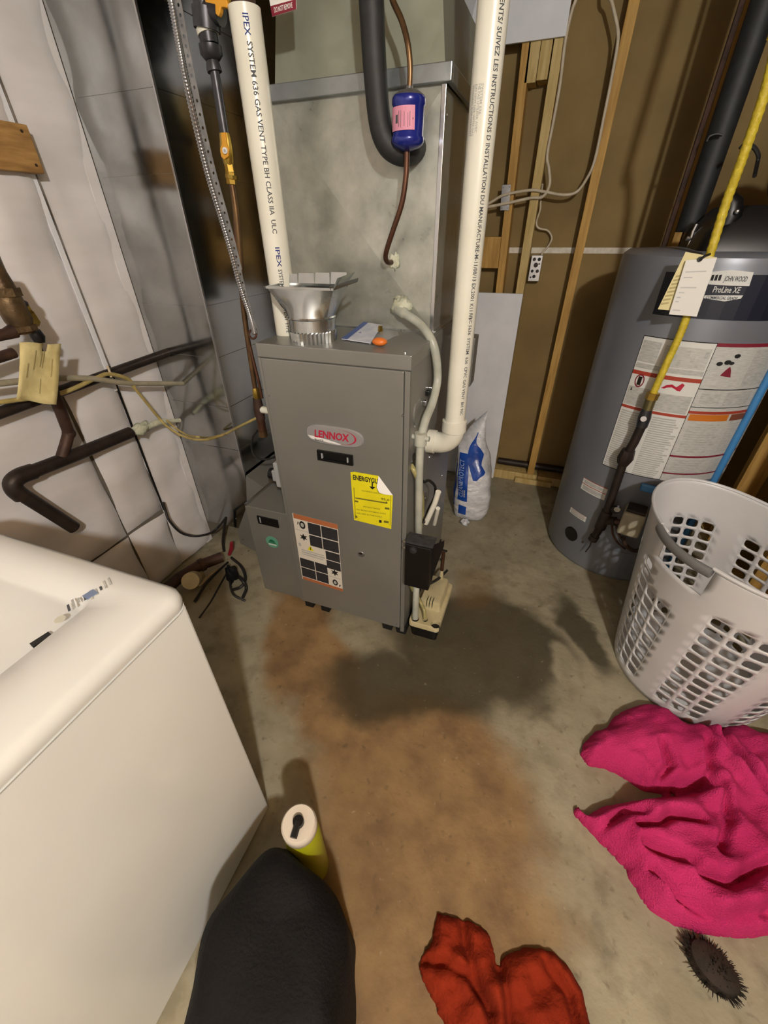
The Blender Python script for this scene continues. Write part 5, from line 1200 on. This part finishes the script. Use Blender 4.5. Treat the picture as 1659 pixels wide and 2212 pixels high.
part('body', gvv, lambda b: b.obox(gc_, _hr*0.042, -_hd*0.045, (0, 0, 0.055), M('beige_metal', '#a9a28c', 0.5, c2='#948d78', scale=20)), bevel=0.010, segs=3)
part('top_block', gvv, lambda b: b.obox(gc_+Vector((0, 0, 0.058)), _hr*0.035, -_hd*0.035, (0, 0, 0.008), IRON), bevel=0.003)
part('knob', gvv, lambda b: b.lathe(fr(1334, 1098, 0.06), [(0.014, 0), (0.012, 0.012)], STEEL, 14, axis=-_hd).lathe(fr(1330, 1100, 0.055), [(0.018, 0), (0.018, 0.008)], BLACK, 14, axis=-_hd), smooth=True, angle=45)
part('pipe', gvv, lambda b: b.tube([fr(1322, 1126, 0.06), fr(1350, 1130, 0.06)], 0.013, IRON2, 12).tube(crom([fr(1345, 1160, 0.06), fr(1352, 1178, 0.06), fr(1372, 1190, 0.06), fr(1395, 1180, 0.06)], 5), 0.009, IRON2, 10), smooth=True)
for k in range(3):
    part('tube', gvv, lambda b: b.tube(crom([fr(1322+5*k, 1135, 0.055), fr(1324+7*k, 1155, 0.06), fr(1334+7*k, 1172, 0.055), fr(1350+8*k, 1186, 0.03)], 5), 0.004, COPPER2 if k != 1 else NICKEL, 8), smooth=True)
part('burner_door', wh, lambda b: rects(b, lambda u, v, k=0: hmap(PC(1300, 1195)[0]+0.75*u, 0.17-0.15*v, k+3), [(0, 0, 1, 1, HEAT, 4)], nu=8))
cl_ = thing('blue_clip', 'blue plastic clip stuck on the heater above the gas control', 'clip', fr(1405, 1055, 0.01))
part('clip', cl_, lambda b: b.obox(fr(1404, 1056, 0.012), _hr*0.034, -_hd*0.010, (0, 0, 0.016), BLUE), bevel=0.006)
bp_ = thing('blue_pipe', 'bright blue plastic water line standing beside the water heater', 'pipe', PY(1530, 1060, 1.80))
_a, _b2 = PY(1660, 815, 1.80), PY(1530, 1060, 1.80)
_k = (_b2.z-0.0)/(_a.z-_b2.z)
part('line', bp_, lambda b: b.tube([Vector((_b2.x, 1.80, 0.0)), Vector((_b2.x, 1.80, _b2.z)), Vector((_a.x, 1.80, _a.z)), Vector((_a.x+0.03, 1.82, ZC))], 0.0125, BLUE, 12), smooth=True)
# paper tags on the gas connector
YT = 1.655
t1 = thing('paper_tag', 'cream paper tag hung behind the white tag on the gas connector', 'tag', PY(1470, 600, YT))
part('card', t1, lambda b: b.prism([PY(*q, YT+0.012) for q in ((1481, 544), (1549, 556), (1500, 676), (1421, 668))], (0, 0.001, 0), CREAM))
def tprint(b):
    for k in range(8):
        a = PY(1468-4.6*k, 596+8.5*k, YT+0.0112); b.obox(a, (0.010, 0, 0.002), (0, .0003, 0), (0, 0, 0.0025), M('tag_print', '#b5a878', 0.8))
part('print', t1, tprint)
t2 = thing('paper_tag', 'white printed paper tag tied to the yellow gas connector', 'tag', PY(1490, 600, YT))
q = [PY(*q, YT) for q in ((1482, 562), (1549, 557), (1505, 684), (1445, 679))]
part('card', t2, lambda b: b.prism(q, (0, 0.001, 0), PAPER))
def tprint2(b):
    f = lambda u, v: (q[0]*(1-u)+q[1]*u)*(1-v)+(q[3]*(1-u)+q[2]*u)*v+Vector((0, -0.0006, 0))
    for u0, u1, v in ((0.1, 0.8, 0.2), (0.1, 0.4, 0.3), (0.1, 0.65, 0.48), (0.1, 0.3, 0.57), (0.08, 0.22, 0.66), (0.08, 0.2, 0.74), (0.08, 0.35, 0.9)):
        b.add([f(u0, v), f(u1, v), f(u1, v+0.02), f(u0, v+0.02)], [(0, 1, 2, 3)], M('tag_print_grey', '#c2c3c2', 0.8))
o = part('printing', t2, tprint2); o['kind'] = 'stuff'
part('tie', t2, lambda b: b.tube([PY(1512, 562, YT-0.002), PY(1522, 553, YT-0.006), PY(1536, 548, YT+0.02)], 0.0035, BLACK, 8).lathe(PY(1512, 560, YT-0.003), [(0.007, 0), (0.007, 0.002)], BLACK, 10, axis=(0, 1, 0)))
# ------------------------------------------------------------------ laundry basket
bk = thing('laundry_basket', 'tall white plastic laundry basket with square holes and a grey grip', 'basket', (0.74, 1.29, 0))
E1, E2 = Vector((0.50, -0.866, 0)), Vector((0.866, 0.50, 0))
C0, C1 = Vector((0.727, 1.288, 0.0)), Vector((0.685, 1.24, 0.65))
def bpt(th, t, off=0.0):
    c = C0.lerp(C1, t); s = t**0.85
    a = 0.236+(0.330-0.236)*s+off; b_ = 0.232+(0.218-0.232)*s+off
    z = 0.65*t + (0.012*math.cos(2*th+0.3))*t*t
    return Vector((c.x, c.y, 0))+E1*(a*math.cos(th))+E2*(b_*math.sin(th))+Vector((0, 0, z+0.002))
DEG = math.radians
cells = []          # (th0, th1, kind)
NG, PITCH_, GAPA = 7, 11.4, 360/7-34.2
a = 205-15.0
for gI in range(NG):
    for k in range(3): cells.append((a, a+PITCH_, 'h')); a += PITCH_
    for k in range(2): cells.append((a, a+GAPA/2, 's')); a += GAPA/2
HANDLES = (265.0, 85.0)
def in_handle(th):
    m = th % 360
    return any(abs((m-h+180) % 360-180) < 17.5 for h in HANDLES)
rows = [(0.0, 0.055, 's')]
t = 0.055
for k in range(11): rows.append((t, t+0.066, 'h')); t += 0.066
rows += [(t, 0.835, 's'), (0.835, 0.955, 'H'), (0.955, 1.0, 'R')]
def shell(b):
    for th0, th1, ck in cells:
        for t0, t1, rk in rows:
            thm = (th0+th1)/2; hd = in_handle(thm)
            if rk == 'H' and hd: continue
            if rk == 'R' and hd: continue
            P = lambda u, v: bpt(DEG(th0+(th1-th0)*u), t0+(t1-t0)*v)
            if ck == 'h' and rk == 'h' and not (hd and t1 > 0.70):
                x0, x1, y0, y1 = 0.12, 0.88, 0.13, 0.87; r = 0.20
                out = [P(0, 0), P(1, 0), P(1, 1), P(0, 1)]
                inn = [P(x0, y0+r), P(x0+r*.3, y0+r*.3), P(x0+r, y0), P(x1-r, y0), P(x1-r*.3, y0+r*.3), P(x1, y0+r), P(x1, y1-r), P(x1-r*.3, y1-r*.3), P(x1-r, y1), P(x0+r, y1), P(x0+r*.3, y1-r*.3), P(x0, y1-r)]
                fs = [(0, 4, 5), (0, 5, 6), (0, 6, 7, 1), (1, 7, 8), (1, 8, 9), (1, 9, 10, 2), (2, 10, 11), (2, 11, 12), (2, 12, 13, 3), (3, 13, 14), (3, 14, 15), (3, 15, 4, 0)]
                b.add(out+inn, fs, BASK)
            else:
                n = 2
                for i in range(n):
                    for j in range(n):
                        b.add([P(i/n, j/n), P((i+1)/n, j/n), P((i+1)/n, (j+1)/n), P(i/n, (j+1)/n)], [(0, 1, 2, 3)], BASK)
b = MB(); shell(b)
o = b.build('body', bk)
bm = bmesh.new(); bm.from_mesh(o.data); bmesh.ops.remove_doubles(bm, verts=bm.verts, dist=0.0004); bmesh.ops.recalc_face_normals(bm, faces=bm.faces)
for f in bm.faces: f.smooth = True
bm.to_mesh(o.data); bm.free()
md = o.modifiers.new('thick', 'SOLIDIFY'); md.thickness = 0.004; md.offset = 0
o['label'] = 'white body with rows of square holes'
part('bottom', bk, lambda b: b.add([bpt(DEG(10*k), 0.012) for k in range(36)], [tuple(range(36))], BASK))
def rim(b, lo, hi):
    b.tube([bpt(DEG(x), 1.0, 0.002) for x in np.linspace(lo, hi, 40)], 0.0055, BASK, 8)
part('rim', bk, lambda b: rim(b, 283, 427), smooth=True)
part('rim', bk, lambda b: rim(b, 103, 247), smooth=True)
def grip(b, h):
    rings = []
    for x in np.linspace(h-18.5, h+18.5, 22):
        u = (x-h)/18.5; bow = 0.010*(1-u*u)
        ring = []
        for k in range(14):
            q = 2*math.pi*k/14
            p = bpt(DEG(x), 0.975+0.026*math.sin(q), 0.006+0.011*math.cos(q)+bow)
            ring.append(p)
        rings.append(ring)
    b.loft(rings, BASKG)
for h in HANDLES:
    part('grip', bk, lambda b: grip(b, h), smooth=True, angle=60, label='grey carrying grip')

# ------------------------------------------------------------------ cloth helpers
def seg_d(P, A, B):
    ab = B-A; t = np.clip(((P-A)@ab)/max(ab@ab, 1e-9), 0, 1)
    q = A+t[:, None]*ab; return np.hypot(*(P-q).T), q
def vnoise(P, f, ph):
    x, y = P[:, 0]*f, P[:, 1]*f
    return (np.sin(x*1.0+1.7*np.sin(y*0.9+ph)+ph)+np.sin(y*1.3+1.3*np.sin(x*1.1+2*ph))+0.6*np.sin(1.9*x-1.4*y+3*ph+np.sin(2.3*y)))/2.6
def cloth(name, label, cat, outline, step, hfun, mat, partname):
    rnd = random.Random(3)
    outline = [tuple(p[:2]) for p in crom([Vector((a, c, 0)) for a, c in list(outline)+[outline[0]]], 4)[:-1]]
    poly = np.array([(a+rnd.uniform(-.0022, .0022), c+rnd.uniform(-.0022, .0022)) for a, c in outline]); lo, hi = poly.min(0)-step, poly.max(0)+step
    nx, ny = int((hi[0]-lo[0])/step)+1, int((hi[1]-lo[1])/step)+1
    gx, gy = np.meshgrid(lo[0]+step*np.arange(nx), lo[1]+step*np.arange(ny)); P = np.stack([gx.ravel(), gy.ravel()], 1)
    ins = np.zeros(len(P), bool); n = len(poly)
    for i in range(n):
        a, b = poly[i], poly[(i+1) % n]
        c = (a[1] > P[:, 1]) != (b[1] > P[:, 1])
        with np.errstate(divide='ignore', invalid='ignore'):
            xx = (b[0]-a[0])*(P[:, 1]-a[1])/(b[1]-a[1])+a[0]
        ins ^= c & (P[:, 0] < xx)
    dm = np.full(len(P), 9.0); qn = P.copy()
    for i in range(n):
        d, q = seg_d(P, poly[i], poly[(i+1) % n]); k = d < dm; dm[k] = d[k]; qn[k] = q[k]
    sd = np.where(ins, dm, -dm)
    keep = sd > -step*0.75
    snap = keep & (sd < step*0.4)
    P[snap] = qn[snap]; sd[snap] = 0
    hz = hfun(P, np.maximum(sd, 0))
    idx = -np.ones(len(P), int); idx[keep] = np.arange(keep.sum())
    vs = [Vector((p[0], p[1], z)) for p, z, k in zip(P, hz, keep) if k]
    fs = []
    for j in range(ny-1):
        for i in range(nx-1):
            q = [j*nx+i, j*nx+i+1, (j+1)*nx+i+1, (j+1)*nx+i]
            if all(keep[k] for k in q): fs.append(tuple(idx[k] for k in q))
    cx, cy = poly.mean(0)
    t = thing(name, label, cat, (cx, cy, 0))
    b = MB(); b.add(vs, fs, mat); o = b.build(partname, t, smooth=True, angle=180)
    bm = bmesh.new(); bm.from_mesh(o.data); bmesh.ops.remove_doubles(bm, verts=bm.verts, dist=step*0.12)
    bmesh.ops.delete(bm, geom=[v for v in bm.verts if not v.link_faces], context='VERTS')
    # turn the hem down to the floor
    be = [e for e in bm.edges if len(e.link_faces) == 1]
    r = bmesh.ops.extrude_edge_only(bm, edges=be)
    for v in [g for g in r['geom'] if isinstance(g, bmesh.types.BMVert)]: v.co.z = 0.0
    bmesh.ops.recalc_face_normals(bm, faces=bm.faces)
    for f in bm.faces: f.smooth = True
    bm.to_mesh(o.data); bm.free()
    return t
def fl_px(L, z=0.0): return [tuple(PZ(a, c, z)[:2]) for a, c in L]
def poly_groove(P, pts, w):
    m = np.zeros(len(P)); A = np.array(pts); d = np.full(len(P), 9.0)
    for i in range(len(A)-1): d = np.minimum(d, seg_d(P, A[i], A[i+1])[0])
    return np.exp(-(d/w)**2)
tow = [(1257, 1625), (1266, 1600), (1285, 1580), (1310, 1570), (1326, 1550), (1350, 1532), (1390, 1522), (1430, 1532), (1462, 1556), (1485, 1566), (1520, 1574), (1553, 1578), (1566, 1570), (1600, 1566), (1625, 1580), (1660, 1586), (1740, 1600), (1800, 1640), (1830, 1800), (1800, 1940), (1700, 2000), (1640, 2022), (1560, 2018), (1500, 2008), (1450, 1988), (1400, 1950), (1370, 1905), (1352, 1870), (1300, 1815), (1262, 1775), (1243, 1752), (1250, 1742), (1270, 1760), (1300, 1742), (1350, 1732), (1420, 1722), (1470, 1716), (1510, 1708), (1470, 1708), (1400, 1706), (1360, 1680), (1310, 1655), (1275, 1648)]
TOWO = fl_px(tow, 0.02)
CRE = [[(1385, 1725), (1440, 1722), (1511, 1710), (1530, 1700)], [(1372, 1791), (1412, 1791), (1438, 1774), (1498, 1784)], [(1385, 1831), (1430, 1850), (1481, 1874)], [(1402, 1884), (1458, 1940), (1551, 1993)], [(1504, 1563), (1547, 1619), (1597, 1678)], [(1516, 1620), (1528, 1712)], [(1657, 1870), (1557, 1923), (1498, 1897)], [(1657, 1973), (1564, 1990)], [(1556, 1570), (1552, 1600), (1600, 1680), (1660, 1740)], [(1300, 1790), (1345, 1760), (1380, 1765)], [(1355, 1865), (1362, 1900), (1410, 1935)], [(1420, 1620), (1440, 1660), (1420, 1690)], [(1545, 1700), (1560, 1780), (1540, 1850)]]
def tow_h(P, sd):
    e = np.clip(sd/0.05, 0, 1); base = 0.014+0.060*(1-(1-e)**2)
    mid = np.clip(sd/0.22, 0, 1); base += 0.04*mid
    f = 0.018*vnoise(P, 22, 0.4)+0.010*vnoise(P, 50, 1.3)
    gz = np.zeros(len(P))
    for c in CRE:
        A = [tuple(PZ(a, b, 0.05)[:2]) for a, b in c]
        gz += -0.055*poly_groove(P, A, 0.012)+0.026*poly_groove(P, A, 0.034)
    return np.maximum(base+(f+gz)*np.clip(sd/0.03, 0, 1), 0.006)
cloth('pink_towel', 'crumpled hot pink towel heaped on the floor beside the basket', 'towel', TOWO, 0.0065, tow_h, PINK, 'terry_cloth')
redo = [(945, 1972), (975, 1980), (1010, 1990), (1048, 2008), (1062, 2040), (1076, 2085), (1090, 2068), (1130, 2048), (1180, 2052), (1225, 2085), (1255, 2140), (1272, 2200), (1290, 2290), (1180, 2350), (1040, 2340), (975, 2240), (940, 2170), (908, 2100), (912, 2065), (930, 2040), (938, 2005)]
def red_h(P, sd):
    e = np.clip(sd/0.03, 0, 1); h = 0.008+0.028*(1-(1-e)**2)+0.014*vnoise(P, 30, 2.1)*e+0.008*vnoise(P, 70, .3)*e
    for c in ([(920, 2075), (965, 2080), (1010, 2110), (1060, 2180)], [(1000, 2000), (1010, 2060), (1040, 2150), (1060, 2212)], [(1076, 2085), (1090, 2140), (1100, 2212)], [(1180, 2080), (1230, 2150), (1240, 2212)]):
        A = [tuple(PZ(a, b, 0.02)[:2]) for a, b in c]; h = h-0.030*poly_groove(P, A, 0.012)+0.010*poly_groove(P, A, 0.03)
    return np.maximum(h, 0.003)
cloth('red_cloth', 'crumpled rust red cloth lying on the concrete floor', 'cloth', fl_px(redo, 0.01), 0.005, red_h, RED, 'fabric')

# dark bristly brush head
br = thing('scrub_brush', 'dark brown bristly brush head lying on the floor below the towel', 'brush', tuple(PZ(1532, 2095)))
bc = PZ(1532, 2092, 0.0); e_u = (PZ(1590, 2150)-PZ(1480, 2035)).normalized(); e_v = Vector((-e_u.y, e_u.x, 0))
part('block', br, lambda b: b.loft([[bc+e_u*(0.052*s*math.cos(q))+e_v*(0.038*s*math.sin(q))+Vector((0, 0, z)) for q in [k*math.pi/12 for k in range(24)]] for s, z in ((0.95, 0.0), (1.0, 0.012), (0.9, 0.030), (0.6, 0.038))], BRIS), smooth=True)
def bristles(b):
    rnd = random.Random(12)
    for k in range(420):
        q = rnd.uniform(0, 2*math.pi); s = math.sqrt(rnd.random()); d = (e_u*math.cos(q)*0.052+e_v*math.sin(q)*0.038)*s
        base = bc+d+Vector((0, 0, 0.030-0.02*s*s)); tip = base+d*0.32+Vector((rnd.uniform(-.005, .005), rnd.uniform(-.005, .005), rnd.uniform(0.008, 0.02)*(1.1-0.7*s)))
        b.tube([base, tip], [0.0016, 0.0006], BRIS, 4)
o = part('bristles', br, bristles); o['kind'] = 'stuff'

# ------------------------------------------------------------------ black bag and lime bottle by the machine
bo = [(390, 2250), (420, 2100), (455, 2005), (500, 1940), (545, 1885), (590, 1842), (628, 1836), (660, 1868), (695, 1905), (732, 1955), (756, 2005), (758, 2080), (752, 2200), (735, 2330), (560, 2380)]
zb = 0.22
ring_t = [PZ(a, c, zb) for a, c in bo]
cen = sum(ring_t, Vector())/len(ring_t)
ring_t = crom(ring_t+[ring_t[0]], 4)[:-1]
bb_ = thing('black_bag', 'black fabric bag standing on the floor against the laundry machine', 'bag', (cen.x, cen.y, 0))
def bagl(b):
    R = []
    for s, z, j in ((0.90, 0.0, 0), (1.0, 0.04, 1), (1.02, 0.12, 2), (1.0, zb, 3), (0.93, zb+0.05, 4), (0.78, zb+0.085, 5), (0.55, zb+0.10, 6), (0.30, zb+0.095, 7), (0.05, zb+0.09, 8)):
        ring = []
        for k, p in enumerate(ring_t):
            d = p-cen; w = 1+(0.03*math.sin(k*0.52+j)+0.02*math.sin(k*0.23-2*j))*min(1, s*1.2)
            q = cen+d*s*w; q = Vector((max(q.x, DX+0.006), q.y, z+0.008*math.sin(k*0.3+j)*min(j, 1)*min(1, s)))
            ring.append(q)
        R.append(ring)
    b.loft(R, BLACKF)
part('shell', bb_, bagl, smooth=True, angle=180)
part('buckle', bb_, lambda b: b.sphere(PZ(541, 1935, zb+0.03), 0.005, STEEL))
zt_ = 0.30; lc = PZ(645, 1777, zt_)
lb = thing('lime_bottle', 'lime yellow bottle with a round white cap beside the black bag', 'bottle', (lc.x, lc.y, 0))
part('body', lb, lambda b: b.lathe((lc.x, lc.y, 0), [(0.036, 0.0), (0.042, 0.006), (0.042, 0.22), (0.040, 0.25), (0.034, 0.272)], LIME, 28), smooth=True, angle=60)
part('cap', lb, lambda b: b.lathe((lc.x, lc.y, 0), [(0.036, 0.268), (0.040, 0.272), (0.040, 0.294), (0.036, zt_)], M('cap_white', '#d8cfc0', 0.5), 28), smooth=True, angle=50, label='round white cap')
def nozzle(b):
    d = PZ(636, 1806, zt_)-lc
    b.lathe((lc.x, lc.y, zt_-0.001), [(0.013, 0), (0.012, 0.012)], BLACK, 14)
    b.tube([Vector((lc.x, lc.y, zt_+0.006)), lc+d*1.2+Vector((0, 0, 0.004))], 0.008, BLACK, 8)
part('nozzle', lb, nozzle, smooth=True)

# ------------------------------------------------------------------ finish
for o in D.objects:
    if '_o' in o: del o['_o']
